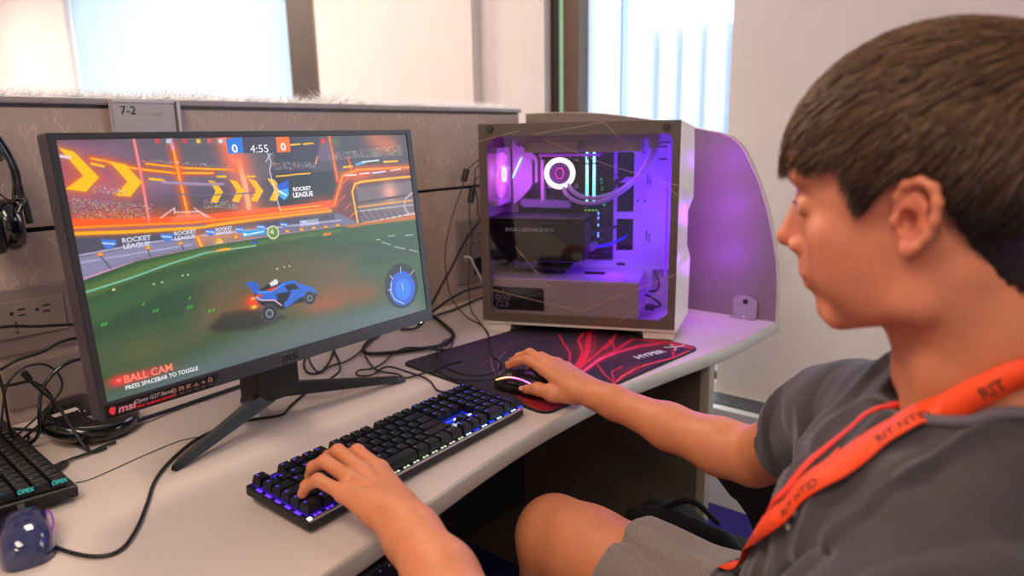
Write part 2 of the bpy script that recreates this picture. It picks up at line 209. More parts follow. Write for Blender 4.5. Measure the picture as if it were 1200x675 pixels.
OPS=[('p',(82,76,92),1,1,[(-18,-74),(1183,-86),(1060,1218),(-51,1067)]),('p',(98,92,104),8,0.8,[(109,-11),(516,-9),(513,156),(444,208),(188,127),(85,53)]),('b',(190,95,120),0.75,150,130,(56,164)),('b',(170,110,150),0.5,90,60,(34,50)),('b',(150,120,160),0.5,160,60,(202,180)),('p',(60,60,78),3,0.9,[(541,-1),(658,-6),(670,52),(623,149),(625,334),(494,345),(495,155)]),('p',(48,52,66),3,0.9,[(511,176),(700,173),(726,327),(507,347)]),('p',(64,66,80),6,0.8,[(741,4),(993,0),(997,199),(738,198)]),('p',(92,84,72),4,0.7,[(664,23),(734,16),(730,55),(663,69)]),('l',(240,88,45),9,0,(240,88,45),[(0,306),(111,327),(269,343),(431,342),(590,341),(694,336)]),('b',(255,90,20),0.5,140,32,(44,288)),('b',(255,90,20),0.5,160,26,(169,314)),('b',(255,90,20),0.45,140,28,(360,330)),('b',(255,90,20),0.45,60,32,(635,322)),('b',(255,120,60),0.35,120,40,(852,209)),('b',(255,120,70),0.6,50,60,(919,54)),('b',(255,120,70),0.5,50,60,(870,20)),('b',(255,70,20),0.3,60,90,(26,129)),('b',(255,80,30),0.25,50,60,(127,172)),('l',(255,190,20),1.6,5,(255,90,20),[(62,71),(90,83),(107,97),(151,117),(237,142),(332,151)]),('l',(255,190,20),1.4,3,(255,90,20),[(175,99),(259,123),(390,142)]),('l',(235,140,160),2,3,(255,90,20),[(157,-3),(159,125),(159,337)]),('l',(255,160,30),2.6,9,(255,90,30),[(243,34),(247,186),(252,326)]),('l',(200,150,190),3,2,(200,150,190),[(241,-1),(242,45)]),('l',(255,170,120),6,26,(255,120,90),[(405,109),(413,204),(414,312)]),('l',(255,120,90),5,20,(255,110,70),[(374,-5),(393,108)]),('l',(255,130,80),1.5,5,(255,90,20),[(699,3),(704,130),(707,225)]),('l',(255,90,20),1.6,3,(255,90,20),[(756,112),(777,290)]),('p',(255,120,20),14,0.6,[(2,27),(30,44),(70,143),(38,194),(0,179),(39,133)]),('p',(255,190,25),1.2,1,[(2,27),(30,44),(70,143),(38,194),(0,179),(39,133)]),('p',(255,120,20),14,0.6,[(96,83),(130,99),(158,172),(127,225),(97,215),(127,165)]),('p',(255,190,25),1.2,1,[(96,83),(130,99),(158,172),(127,225),(97,215),(127,165)]),('p',(255,185,25),1,1,[(316,179),(335,188),(351,235),(330,280),(313,274),(331,228)]),('p',(255,185,25),1,1,[(372,182),(392,192),(409,239),(388,286),(370,279),(388,233)]),('p',(255,185,25),1,1,[(424,185),(445,195),(463,244),(441,291),(422,285),(441,237)]),('p',(255,185,25),1,1,[(479,188),(501,198),(520,248),(496,297),(476,290),(497,241)]),('l',(230,210,230),2,2,(230,210,230),[(2,58),(19,65)]),('l',(255,190,20),2,2,(255,190,20),[(60,90),(83,102)]),('l',(255,190,20),2,2,(255,190,20),[(177,160),(204,167),(215,178)]),('l',(255,190,20),2,1,(255,190,20),[(342,167),(364,169)]),('l',(255,190,20),2,1,(255,190,20),[(423,175),(445,177)]),('l',(165,140,170),2.2,3,(150,110,150),[(203,177),(305,196),(354,201)]),('l',(110,100,120),1,1,(110,100,120),[(179,216),(301,243),(440,250)]),('s',[[(4,211),(174,263),(165,317),(7,288)],[(499,116),(645,126),(637,155),(505,155)],[(687,87),(973,56),(975,112),(684,120)],[(300,253),(388,281),(385,319),(295,297)],[(55,173),(124,195),(122,215),(53,199)],[(164,78),(380,122),(379,133),(163,91)]]),('l',(240,190,190),1,1,(240,190,190),[(185,320),(222,285),(220,306)]),('l',(240,190,190),1,1,(240,190,190),[(221,302),(281,309),(317,352)]),('l',(240,190,190),1,1,(240,190,190),[(270,293),(300,342)]),('p',(250,130,100),2,0.7,[(206,342),(226,310),(280,316),(303,353)]),('l',(255,190,20),1.8,1,(255,190,20),[(567,40),(597,37)]),('l',(255,190,20),1.8,1,(255,190,20),[(608,37),(640,35)]),('l',(255,190,20),1.5,1,(255,190,20),[(508,183),(617,178)]),('l',(255,190,20),1.4,1,(255,190,20),[(648,101),(639,134)]),('l',(255,190,20),1.5,1,(255,90,20),[(508,339),(636,340)]),('l',(210,205,220),1,1,(210,205,220),[(488,45),(499,116),(490,154),(506,363)]),('l',(200,190,210),1,1,(200,190,210),[(502,77),(483,114)]),('p',(30,90,200),1,1,[(504,223),(543,203),(541,247),(515,268)]),('p',(60,170,230),1,1,[(507,247),(539,243),(539,271),(523,297),(511,280)]),('l',(240,245,255),1.6,1,(240,245,255),[(509,251),(530,274)]),('p',(120,95,130),3,0.6,[(646,118),(660,35),(702,28),(698,130)]),('l',(80,170,240),3,2,(80,170,240),[(784,149),(818,139)]),('l',(230,240,255),1.6,1,(230,240,255),[(808,138),(873,133)]),('l',(255,190,20),2.5,1,(255,190,20),[(893,144),(950,143)]),('l',(255,190,20),2.5,1,(255,190,20),[(736,159),(767,157)]),('p',(220,60,60),1,1,[(204,2),(214,2),(214,19),(204,19)]),('p',(170,200,220),1,1,[(230,3),(240,3),(239,20),(229,20)]),('p',(220,50,60),1,1,[(269,4),(279,4),(279,22),(268,21)]),('p',(230,190,40),1,1,[(303,5),(313,5),(313,23),(302,22)]),('p',(220,90,90),1,1,[(331,5),(342,6),(341,24),(330,23)]),('p',(200,210,225),1,1,[(360,6),(371,6),(370,25),(359,24)]),('p',(220,50,60),1,1,[(668,15),(683,15),(682,36),(667,35)]),('p',(70,110,60),1,1,[(709,16),(725,16),(724,38),(709,37)]),('p',(120,60,60),2,0.85,[(680,321),(729,197),(997,199),(1015,249),(764,258),(752,451),(687,439)]),('b',(255,100,40),0.7,60,30,(785,207)),('l',(250,150,30),2,8,(255,90,20),[(684,343),(728,201),(788,176),(1014,181)]),('l',(255,180,30),2.6,2,(255,180,30),[(761,462),(755,287),(768,249),(795,239),(956,233),(1009,234)]),('p',(120,105,110),2,0.9,[(773,268),(1006,258),(994,464),(774,456)]),('b',(255,170,150),0.8,35,60,(902,307)),('l',(235,160,60),2,1,(235,160,60),[(769,369),(871,367),(996,367)]),('l',(200,190,190),1,1,(200,190,190),[(767,391),(994,391)]),('l',(90,70,70),3,2,(90,70,70),[(772,347),(999,334)]),('l',(230,220,230),1.4,1,(230,220,230),[(774,456),(997,440)]),('l',(60,50,60),1,1,(60,50,60),[(789,440),(771,388)]),('l',(60,50,60),1,1,(60,50,60),[(815,445),(797,392)]),('l',(60,50,60),1,1,(60,50,60),[(842,450),(823,396)]),('l',(60,50,60),1,1,(60,50,60),[(870,455),(850,401)]),('l',(60,50,60),1,1,(60,50,60),[(898,461),(878,406)]),('l',(60,50,60),1,1,(60,50,60),[(926,466),(906,410)]),('l',(60,50,60),1,1,(60,50,60),[(956,471),(935,415)]),('l',(190,170,175),2.5,1,(190,170,175),[(1000,324),(967,349),(955,395),(967,435),(996,450)]),('l',(255,230,230),1.3,1,(255,230,230),[(738,202),(779,202)]),('l',(255,230,230),1.3,1,(255,230,230),[(792,199),(829,198)]),('l',(220,220,250),1.6,1,(220,220,250),[(842,199),(895,195)]),('l',(255,215,200),1.3,1,(255,215,200),[(916,192),(960,187)]),('l',(230,110,50),1,1,(230,110,50),[(699,280),(720,257)]),('l',(230,110,50),1,1,(230,110,50),[(707,325),(728,301)]),('l',(230,110,50),1,1,(230,110,50),[(721,370),(743,347)]),('l',(230,110,50),1,1,(230,110,50),[(725,240),(746,216)]),('l',(230,110,50),1,1,(230,110,50),[(733,416),(754,394)]),('p',(112,108,132),1,1,[(-29,350),(-9,348),(108,360),(265,379),(427,377),(586,382),(683,381),(715,404),(756,443),(776,474),(681,464),(497,454),(280,456),(115,475),(-4,524),(-29,516)]),('p',(72,70,88),1,0.85,[(-28,344),(-9,348),(108,360),(265,379),(427,377),(586,382),(683,381),(677,415),(501,411),(307,402),(140,415),(-1,434),(-20,422)]),('p',(150,148,185),4,0.55,[(-15,433),(140,419),(283,423),(280,452),(115,471),(0,515)]),('p',(230,140,90),14,0.7,[(268,394),(425,404),(420,450),(271,450)]),('l',(190,180,215),1,1,(190,180,215),[(-4,427),(140,412),(284,412),(500,419),(701,424)]),('l',(170,168,205),1,1,(170,168,205),[(0,454),(118,448),(248,444)]),('l',(70,70,90),1,1,(70,70,90),[(41,435),(59,490)]),('l',(70,70,90),1,1,(70,70,90),[(144,434),(149,480)]),('l',(70,70,90),1,1,(70,70,90),[(222,431),(230,476)]),('l',(70,70,90),1,1,(70,70,90),[(331,437),(333,464)]),('l',(220,150,190),1,1,(220,150,190),[(0,515),(115,478),(279,459),(497,454),(698,454)]),('l',(255,175,25),3,5,(255,120,20),[(-12,342),(108,360),(262,375),(428,369),(587,369),(669,370)]),('l',(120,100,140),3,1,(120,100,140),[(-10,326),(258,363),(289,365)]),('l',(255,150,20),1.6,5,(255,90,20),[(-10,320),(260,352),(430,354),(661,356)]),('l',(255,190,30),2.4,6,(255,90,20),[(266,416),(271,450),(281,482)]),('l',(255,170,20),2.4,3,(255,90,20),[(41,432),(45,433)]),('l',(255,170,20),2.4,3,(255,90,20),[(144,432),(148,433)]),('l',(255,170,20),2.4,3,(255,90,20),[(220,431),(224,432)]),('l',(255,170,20),2.4,3,(255,90,20),[(317,438),(321,439)]),('l',(255,170,20),2.4,3,(255,90,20),[(363,437),(368,438)]),('l',(255,170,20),2.4,3,(255,90,20),[(514,442),(519,443)]),('l',(255,170,20),2.4,3,(255,90,20),[(560,443),(566,444)]),('l',(255,170,20),2.4,3,(255,90,20),[(600,443),(606,444)]),('l',(255,170,20),2.4,3,(255,90,20),[(641,447),(646,448)]),('l',(255,170,20),2.4,3,(255,90,20),[(683,447),(689,448)]),('b',(255,200,90),0.9,14,14,(320,450)),('p',(70,120,210),1,1,[(49,377),(82,385),(80,405),(62,420),(54,409)]),('l',(200,220,250),1,1,(200,220,250),[(52,392),(75,400)]),('p',(70,120,210),1,1,[(177,382),(209,388),(208,406),(191,421),(183,410)]),('l',(200,220,250),1,1,(200,220,250),[(181,394),(203,402)]),('p',(70,120,210),1,1,[(286,386),(315,392),(314,407),(299,420),(292,411)]),('l',(200,220,250),1,1,(200,220,250),[(290,397),(310,404)]),('p',(70,120,210),1,1,[(365,393),(392,399),(391,412),(377,423),(370,415)]),('l',(200,220,250),1,1,(200,220,250),[(369,403),(387,409)]),('p',(70,120,210),1,1,[(427,395),(453,400),(451,413),(438,423),(432,415)]),('l',(200,220,250),1,1,(200,220,250),[(430,404),(448,410)]),('p',(70,120,210),1,1,[(497,398),(522,403),(521,415),(508,424),(502,417)]),('l',(200,220,250),1,1,(200,220,250),[(500,407),(517,412)]),('p',(70,120,210),1,1,[(563,399),(587,404),(586,415),(573,424),(568,417)]),('l',(200,220,250),1,1,(200,220,250),[(566,407),(582,412)]),('p',(205,205,225),1,0.6,[(559,401),(622,401),(622,430),(559,430)]),('p',(50,84,52),1.2,1,[(-4,524),(115,478),(279,459),(497,454),(698,454),(1022,464),(1129,488),(1092,1338),(-58,1131)]),('p',(200,110,40),2,0.9,[(698,454),(1011,447),(1012,477),(793,468),(728,469)]),('p',(88,120,58),5,0.8,[(-2,544),(123,494),(278,470),(496,466),(696,467),(695,484),(468,484),(275,502),(128,537),(-4,589)]),('p',(44,72,52),8,0.75,[(-10,653),(183,582),(489,534),(993,561),(981,681),(475,673),(168,728),(-6,754)]),('p',(66,104,62),6,0.5,[(-3,622),(144,570),(412,534),(753,545),(408,573),(158,627),(-8,703)]),('p',(95,85,60),30,0.95,[(265,607),(491,514),(745,620),(658,863),(382,842),(198,843)]),('b',(125,85,55),0.85,140,100,(664,798)),('b',(175,90,55),0.6,80,60,(601,829)),('b',(150,80,45),0.6,80,60,(758,830)),('b',(130,80,40),0.6,100,60,(366,757)),('p',(88,104,106),22,0.95,[(-17,985),(147,937),(327,899),(594,892),(966,925),(995,1036),(359,1074),(-16,1054)]),('b',(100,105,100),0.6,200,60,(450,932)),('b',(120,95,70),0.5,120,80,(98,835)),('l',(120,190,170),1.4,1,(120,190,170),[(-3,567),(90,543),(190,509),(283,486)]),('l',(140,190,170),1.2,1,(140,190,170),[(283,486),(417,488)]),('l',(150,180,170),1.2,1,(150,180,170),[(822,552),(839,556)]),('l',(150,180,170),1.2,1,(150,180,170),[(845,571),(878,593)]),('l',(150,180,170),1.2,1,(150,180,170),[(891,606),(937,631)]),('l',(150,180,170),1.2,1,(150,180,170),[(955,640),(991,659)]),('l',(150,180,170),1.2,1,(150,180,170),[(872,545),(900,546)]),('l',(150,180,170),1.2,1,(150,180,170),[(944,556),(978,558)]),('l',(220,220,160),1.2,1,(220,220,160),[(143,580),(145,581)]),('l',(220,220,160),1.2,1,(220,220,160),[(163,579),(165,580)]),('l',(220,220,160),1.2,1,(220,220,160),[(213,566),(215,566)]),('l',(220,220,160),1.2,1,(220,220,160),[(226,566),(228,567)]),('l',(220,220,160),1.2,1,(220,220,160),[(55,576),(57,576)]),('l',(220,220,160),1.2,1,(220,220,160),[(490,607),(492,608)]),('l',(220,220,160),1.2,1,(220,220,160),[(506,608),(509,609)]),('l',(220,220,160),1.2,1,(220,220,160),[(468,610),(471,610)]),('l',(220,220,160),1.2,1,(220,220,160),[(57,573),(59,574)]),('l',(60,190,60),1,1,(60,190,60),[(132,693),(136,684)]),('l',(60,190,60),1,1,(60,190,60),[(140,692),(144,683)]),('l',(60,190,60),1,1,(60,190,60),[(212,708),(216,698)]),('l',(60,190,60),1,1,(60,190,60),[(220,707),(224,698)]),('l',(60,190,60),1,1,(60,190,60),[(273,742),(278,732)]),('l',(60,190,60),1,1,(60,190,60),[(262,742),(267,732)]),('l',(60,190,60),1,1,(60,190,60),[(19,704),(23,696)]),('l',(60,190,60),1,1,(60,190,60),[(26,704),(30,695)]),('l',(60,190,60),1,1,(60,190,60),[(112,657),(116,648)]),('l',(60,190,60),1,1,(60,190,60),[(220,670),(224,661)]),('l',(255,170,20),2,2,(255,90,20),[(310,485),(331,483),(344,486)]),('l',(230,120,30),3,1,(230,120,30),[(634,484),(655,484)]),('p',(40,160,225),1,1,[(385,415),(451,417),(451,441),(384,442)]),('l',(235,245,255),1.2,0.5,(235,245,255),[(397,433),(445,429)]),('l',(235,245,255),2.6,0.5,(235,245,255),[(390,431),(393,432)]),('e',(225,215,190),7.6,7.6,(473,439)),('e',(90,130,40),6,6,(473,439)),('p',(215,215,190),1,0.8,[(462,439),(474,417),(476,450)]),('p',(30,70,190),1,1,[(406,474),(414,464),(425,474),(425,482)]),('p',(38,38,34),7,0.8,[(256,807),(299,763),(389,773),(472,845),(380,862),(275,838)]),('b',(255,60,20),0.95,26,36,(385,736)),('b',(255,220,60),1,9,9,(385,763)),('b',(255,200,60),1,7,7,(386,724)),('p',(28,30,40),1,1,[(390,706),(407,691),(436,673),(501,681),(552,731),(583,771),(569,796),(504,790),(468,806),(428,787),(401,753)]),('p',(35,90,190),1,1,[(372,645),(403,650),(410,684),(403,706),(390,706),(385,684),(373,653)]),('p',(40,100,205),1,1,[(404,694),(441,703),(480,678),(515,677),(532,703),(570,728),(584,762),(554,765),(520,771),(490,794),(474,800),(472,762),(436,750),(392,734)]),('p',(30,35,45),1,1,[(481,695),(514,693),(528,723),(492,723)]),('p',(20,25,45),1,1,[(452,726),(502,727),(488,760),(464,788),(457,757)]),('p',(200,45,45),1,1,[(429,695),(461,689),(461,709),(430,711)]),('p',(215,215,215),1,1,[(439,670),(459,655),(466,666),(464,682),(443,687)]),('p',(210,60,50),1,0.9,[(395,707),(414,714),(413,729),(396,724)]),('l',(220,190,200),1.4,0.5,(220,190,200),[(396,720),(407,739),(447,753),(465,784)]),('l',(60,150,230),1.4,0.5,(60,150,230),[(403,702),(440,710),(482,687)]),('e',(70,66,78),10.5,10.5,(426,809)),('e',(32,32,38),8.4,8.4,(426,809)),('e',(120,130,135),5.25,5.25,(426,809)),('e',(50,60,65),3.15,3.15,(426,809)),('e',(70,66,78),8,8,(557,781)),('e',(32,32,38),6.4,6.4,(557,781)),('e',(120,130,135),4.0,4.0,(557,781)),('e',(50,60,65),2.4,2.4,(557,781)),('e',(30,34,42),30,30,(903,830)),('e',(20,90,205),23,23,(905,845)),('e',(40,120,235),14,14,(908,851)),('l',(210,220,225),1,0.5,(210,220,225),[(909,725),(906,754)]),('l',(210,220,225),1,0.5,(210,220,225),[(962,760),(945,780)]),('l',(210,220,225),1,0.5,(210,220,225),[(859,759),(871,781)]),('l',(210,220,225),1,0.5,(210,220,225),[(844,835),(858,835)]),('l',(210,220,225),1,0.5,(210,220,225),[(862,793),(854,848),(867,895),(904,933)]),('p',(30,120,215),1,1,[(380,7),(425,0),(424,68),(381,73)]),('p',(240,110,40),1,1,[(523,3),(565,0),(564,72),(521,74)]),('p',(66,62,84),1,0.9,[(425,0),(523,3),(521,74),(423,72)]),('b',(255,60,60),0.8,62,22,(79,932)),('b',(255,60,60),0.85,26,24,(33,929)),('l',(255,120,110),3,4,(255,50,50),[(31,928),(33,929)])]
PAD_OPS=[('b',(120,14,34),0.8,200,200,(683,612)),('b',(120,14,34),0.8,160,120,(906,806)),('b',(120,14,34),0.7,120,80,(550,947)),('l',(190,20,45),1.2,4,(120,14,34),[(414,721),(563,621),(679,511),(842,360)]),('l',(190,20,45),1.2,4,(120,14,34),[(440,717),(590,616),(708,505),(875,353)]),('l',(190,20,45),1.2,4,(120,14,34),[(489,706),(645,603),(767,489),(941,333)]),('l',(190,20,45),1.2,4,(120,14,34),[(517,705),(676,601),(801,487),(978,329)]),('l',(235,25,60),7,9,(190,20,45),[(391,746),(517,684),(657,574),(760,479),(897,356)]),('l',(235,25,60),3,5,(190,20,45),[(391,746),(545,639),(623,573),(740,425),(865,338)]),('l',(235,25,60),2,4,(120,14,34),[(380,730),(505,606),(569,543),(673,382),(755,264)]),('l',(235,25,60),2.5,4,(190,20,45),[(441,738),(636,657),(773,596),(877,542),(958,498)]),('l',(235,25,60),3,6,(190,20,45),[(438,773),(594,708),(727,695),(852,657),(927,638),(947,717),(951,797)]),('l',(235,25,60),4,9,(190,20,45),[(438,773),(567,734),(709,715),(857,737),(975,806),(991,901),(976,974)]),('l',(255,70,150),3.5,5,(235,25,60),[(418,783),(506,750),(604,721),(698,722)]),('l',(255,70,150),1.5,3,(235,25,60),[(698,722),(836,755),(940,806)]),('l',(235,25,60),2,3,(190,20,45),[(712,640),(833,582),(931,513)]),('l',(235,25,60),2,3,(190,20,45),[(739,678),(812,601),(842,544)]),('l',(255,70,60),2.4,6,(190,20,45),[(390,995),(486,964),(610,946),(703,963),(808,998),(939,991)]),('l',(235,25,60),2,4,(120,14,34),[(398,989),(445,890),(495,813),(529,762)]),('l',(235,25,60),1.5,4,(120,14,34),[(398,989),(493,887),(570,879)]),('l',(235,25,60),2,5,(190,20,45),[(814,993),(881,932),(981,887)]),('l',(235,25,60),2,6,(235,25,60),[(947,717),(998,788),(998,958)]),('l',(235,25,60),3,8,(235,25,60),[(966,866),(976,974)]),('p',(150,18,26),4,0.9,[(62,725),(184,796),(190,1038),(85,1040),(-13,1014),(10,866)]),('l',(205,25,30),1.6,2,(120,14,34),[(75,774),(7,933)]),('l',(205,25,30),1.6,2,(120,14,34),[(92,790),(22,946)]),('l',(205,25,30),1.6,2,(120,14,34),[(110,807),(36,959)]),('l',(205,25,30),1.6,2,(120,14,34),[(127,823),(51,972)]),('l',(205,25,30),1.6,2,(120,14,34),[(145,839),(66,985)]),('l',(205,25,30),1.6,2,(120,14,34),[(163,855),(80,998)]),('l',(205,25,30),1.6,2,(120,14,34),[(180,872),(95,1011)]),('l',(205,25,30),1.6,2,(120,14,34),[(198,888),(110,1024)]),('l',(205,25,30),1.6,2,(120,14,34),[(216,905),(125,1037)]),('b',(60,30,70),0.7,250,200,(382,72)),('l',(150,90,150),1,2,(80,40,90),[(160,520),(235,414),(314,319),(401,262)]),('l',(150,90,150),1,2,(80,40,90),[(156,496),(218,391),(291,286)]),('l',(120,60,120),0.8,1,(120,60,120),[(183,533),(353,372),(500,355)]),('l',(130,40,70),0.8,2,(70,25,50),[(181,340),(530,156),(710,280)]),('l',(85,14,40),0.8,0,(85,14,40),[(551,603),(676,562)]),('l',(130,18,42),0.8,0,(130,18,42),[(905,604),(1071,508)]),('l',(85,14,40),0.8,0,(85,14,40),[(688,483),(839,492)]),('l',(130,18,42),0.8,0,(130,18,42),[(792,875),(886,902)]),('l',(85,14,40),0.8,0,(85,14,40),[(563,912),(703,881)]),('l',(130,18,42),0.8,0,(130,18,42),[(923,628),(1092,612)]),('l',(85,14,40),0.8,0,(85,14,40),[(797,413),(952,410)]),('l',(130,18,42),0.8,0,(130,18,42),[(588,955),(755,921)]),('l',(85,14,40),0.8,0,(85,14,40),[(507,776),(663,716)]),('l',(130,18,42),0.8,0,(130,18,42),[(985,753),(1075,740)]),('l',(85,14,40),0.8,0,(85,14,40),[(856,924),(969,939)]),('l',(130,18,42),0.8,0,(130,18,42),[(713,675),(845,637)]),('l',(85,14,40),0.8,0,(85,14,40),[(533,900),(697,862)]),('l',(130,18,42),0.8,0,(130,18,42),[(591,1053),(677,1081)]),('l',(85,14,40),0.8,0,(85,14,40),[(603,1047),(739,1057)]),('l',(130,18,42),0.8,0,(130,18,42),[(868,711),(1031,706)]),('l',(85,14,40),0.8,0,(85,14,40),[(775,419),(996,351)]),('l',(130,18,42),0.8,0,(130,18,42),[(402,631),(476,639)]),('l',(85,14,40),0.8,0,(85,14,40),[(484,717),(569,763)]),('l',(130,18,42),0.8,0,(130,18,42),[(911,589),(1043,598)]),('l',(85,14,40),0.8,0,(85,14,40),[(603,1061),(768,1015)]),('l',(130,18,42),0.8,0,(130,18,42),[(778,439),(863,471)]),('l',(85,14,40),0.8,0,(85,14,40),[(591,527),(683,546)]),('l',(130,18,42),0.8,0,(130,18,42),[(363,634),(507,558)]),('l',(85,14,40),0.8,0,(85,14,40),[(858,869),(992,851)]),('l',(130,18,42),0.8,0,(130,18,42),[(673,823),(812,800)]),('l',(85,14,40),0.8,0,(85,14,40),[(816,937),(968,902)]),('l',(130,18,42),0.8,0,(130,18,42),[(651,501),(804,504)]),('l',(85,14,40),0.8,0,(85,14,40),[(902,538),(1054,497)]),('l',(130,18,42),0.8,0,(130,18,42),[(446,525),(523,554)]),('l',(85,14,40),0.8,0,(85,14,40),[(722,767),(840,775)]),('l',(130,18,42),0.8,0,(130,18,42),[(638,903),(691,901)]),('l',(85,14,40),0.8,0,(85,14,40),[(542,962),(639,942)]),('l',(130,18,42),0.8,0,(130,18,42),[(773,692),(877,684)]),('l',(85,14,40),0.8,0,(85,14,40),[(577,688),(675,669)]),('l',(130,18,42),0.8,0,(130,18,42),[(980,666),(1163,623)]),('l',(85,14,40),0.8,0,(85,14,40),[(712,505),(827,528)]),('l',(130,18,42),0.8,0,(130,18,42),[(576,533),(665,564)]),('l',(85,14,40),0.8,0,(85,14,40),[(668,559),(804,563)]),('l',(130,18,42),0.8,0,(130,18,42),[(941,769),(1095,725)])]
# ------------------------------------------------------------------ the room
XW = 2.2
m = MB(); m.box((-2.6, -2.6, -0.1), (XW+0.3, 9.0, 0.0), mat('blue_violet_carpet', (44, 30, 128), 0.95, var=0.25, vscale=260, bump=0.6, bscale=500)); struct('floor', m)
m = MB(); m.box((-2.6, -2.6, 2.7), (XW+0.3, 9.0, 2.8), WALLM); struct('ceiling', m)
m = MB(); m.box((-2.7, -2.6, 0), (-2.6, 9.0, 2.7), WALLM); struct('wall_left', m)
m = MB(); m.box((-2.6, -2.7, 0), (XW+0.3, -2.6, 2.7), WALLM); struct('wall_front', m)
m = MB(); m.box((-2.6, 9.0, 0), (XW+0.3, 9.1, 2.7), WALLM); struct('wall_back', m)
# window wall: piers between two tall windows
m = MB()
for (y0, y1) in ((-2.6, -1.2), (-0.0, 0.93), (1.66, 3.07), (6.25, 9.0)): m.box((XW, y0, 0), (XW+0.3, y1, 2.7), WALLM)
for (y0, y1) in ((-1.2, 0.0), (0.93, 1.66), (3.07, 6.25)):
    m.box((XW+0.02, y0, 0), (XW+0.3, y1, 0.36), WALLM); m.box((XW, y0, 2.45), (XW+0.3, y1, 2.7), WALLM)
m.box((XW-0.05, 1.98, 0.346), (XW, 2.72, 2.7), WALLM)          # shallow pilaster
struct('wall_right', m)
BRONZE = mat('bronze_window_frame', (96, 74, 58), 0.45, var=0.08, vscale=15)
BRONZED = mat('dark_bronze_frame', (62, 48, 42), 0.5)
GREENG = mat('green_edge_glass', (150, 196, 160), 0.2, emit=(170, 215, 180), es=0.25)
def pane(name='clear_window_glass', tint=(0.97, 0.985, 0.985, 1)):
    m = bpy.data.materials.new(name); m.use_nodes = True; nt = m.node_tree; nt.nodes.remove(nt.nodes['Principled BSDF'])
    o = nt.nodes['Material Output']; t = nt.nodes.new('ShaderNodeBsdfTransparent'); g = nt.nodes.new('ShaderNodeBsdfGlossy'); g.inputs['Roughness'].default_value = 0.02
    t.inputs['Color'].default_value = tint
    mx = nt.nodes.new('ShaderNodeMixShader'); mx.inputs[0].default_value = 0.06
    nt.links.new(t.outputs[0], mx.inputs[1]); nt.links.new(g.outputs[0], mx.inputs[2]); nt.links.new(mx.outputs[0], o.inputs[0]); return m
GLASS = pane()
def window(n, y0, y1, fl, fr, z0=0.36, z1=2.45):
    w = empty('window_%d' % n, (XW+0.08, (y0+y1)/2, z0)); w['kind'] = 'structure'
    T = Matrix.Translation((-(XW+0.08), -(y0+y1)/2, -z0))
    f = MB()
    x0, x1 = XW+0.04, XW+0.16
    if fr: f.box((x0, y1-fr, z0), (x1, y1-fr*0.45, z1), BRONZE, T); f.box((x0+.01, y1-fr*0.45, z0), (x1, y1-fr*0.25, z1), GREENG if n == 2 else BRONZED, T); f.box((x0, y1-fr*0.25, z0), (x1, y1, z1), BRONZED, T)
    if fl: f.box((x0, y0, z0), (x1, y0+fl*.25, z1), BRONZE, T); f.box((x0, y0+fl*.25, z0), (x1, y0+fl, z1), BRONZED, T)
    f.box((x0, y0+fl, z0), (x1, y1-fr, z0+0.03), BRONZED, T); f.box((x0, y0+fl, z1-0.05), (x1, y1-fr, z1), BRONZED, T)
    f.obj('window_frame', w)
    g = MB(); g.box((XW+0.12, y0+fl, z0+0.03), (XW+0.126, y1-fr, z1-0.05), GLASS, T); g.obj('window_pane', w)
    return w, T
w1, T1 = window(1, 3.07, 6.25, 0.30, 0.0)
w2, T2 = window(2, 0.93, 1.66, 0.0, 0.13)
w3, T3 = window(3, -1.2, 0.0, 0.04, 0.04)
# roller screen of pale woven fabric over the big window, and the frosted strip beside the near one
def sheer(name, col, a):
    m = bpy.data.materials.new(name); m.use_nodes = True; nt = m.node_tree; nt.nodes.remove(nt.nodes['Principled BSDF']); o = nt.nodes['Material Output']
    t = nt.nodes.new('ShaderNodeBsdfTransparent'); d = nt.nodes.new('ShaderNodeBsdfTranslucent'); d.inputs['Color'].default_value = lin(col)
    df = nt.nodes.new('ShaderNodeBsdfDiffuse'); df.inputs['Color'].default_value = lin(col)
    nz = nt.nodes.new('ShaderNodeTexNoise'); nz.inputs['Scale'].default_value = 60; nz.inputs['Detail'].default_value = 5
    tc = nt.nodes.new('ShaderNodeTexCoord'); nt.links.new(tc.outputs['Object'], nz.inputs['Vector'])
    mr = nt.nodes.new('ShaderNodeMapRange'); mr.inputs['To Min'].default_value = a-0.12; mr.inputs['To Max'].default_value = a+0.12; nt.links.new(nz.outputs['Fac'], mr.inputs['Value'])
    m1 = nt.nodes.new('ShaderNodeMixShader'); m1.inputs[0].default_value = 0.6; nt.links.new(df.outputs[0], m1.inputs[1]); nt.links.new(d.outputs[0], m1.inputs[2])
    m2 = nt.nodes.new('ShaderNodeMixShader'); nt.links.new(mr.outputs[0], m2.inputs[0]); nt.links.new(t.outputs[0], m2.inputs[1]); nt.links.new(m1.outputs[0], m2.inputs[2])
    nt.links.new(m2.outputs[0], o.inputs[0]); return m
m = MB(); m.box((XW+0.05, 3.37, 0.40), (XW+0.053, 6.24, 2.42), sheer('pale_blue_screen_cloth', (196, 212, 218), 0.9))
# ragged inner edge of the cloth next to the frame
for i in range(60):
    z = 0.45+i*0.033; m.box((XW+0.05, 3.345+random.random()*0.012, z), (XW+0.053, 3.372, z+0.02), mat('cloth_fringe', (150, 140, 130), 0.9))
tag(m.obj('roller_screen'), 'pale blue woven screen cloth drawn over the large left window', 'window screen')
m = MB(); m.box((XW+0.10, 1.385, 0.39), (XW+0.105, 1.53, 2.4), sheer('frosted_film', (214, 222, 234), 0.75))
m.box((XW+0.10, 1.36, 0.39), (XW+0.105, 1.39, 2.4), sheer('blue_film_edge', (176, 196, 226), 0.8))
tag(m.obj('frosted_film'), 'narrow frosted film strip along the left edge of the window behind the white computer', 'window film')
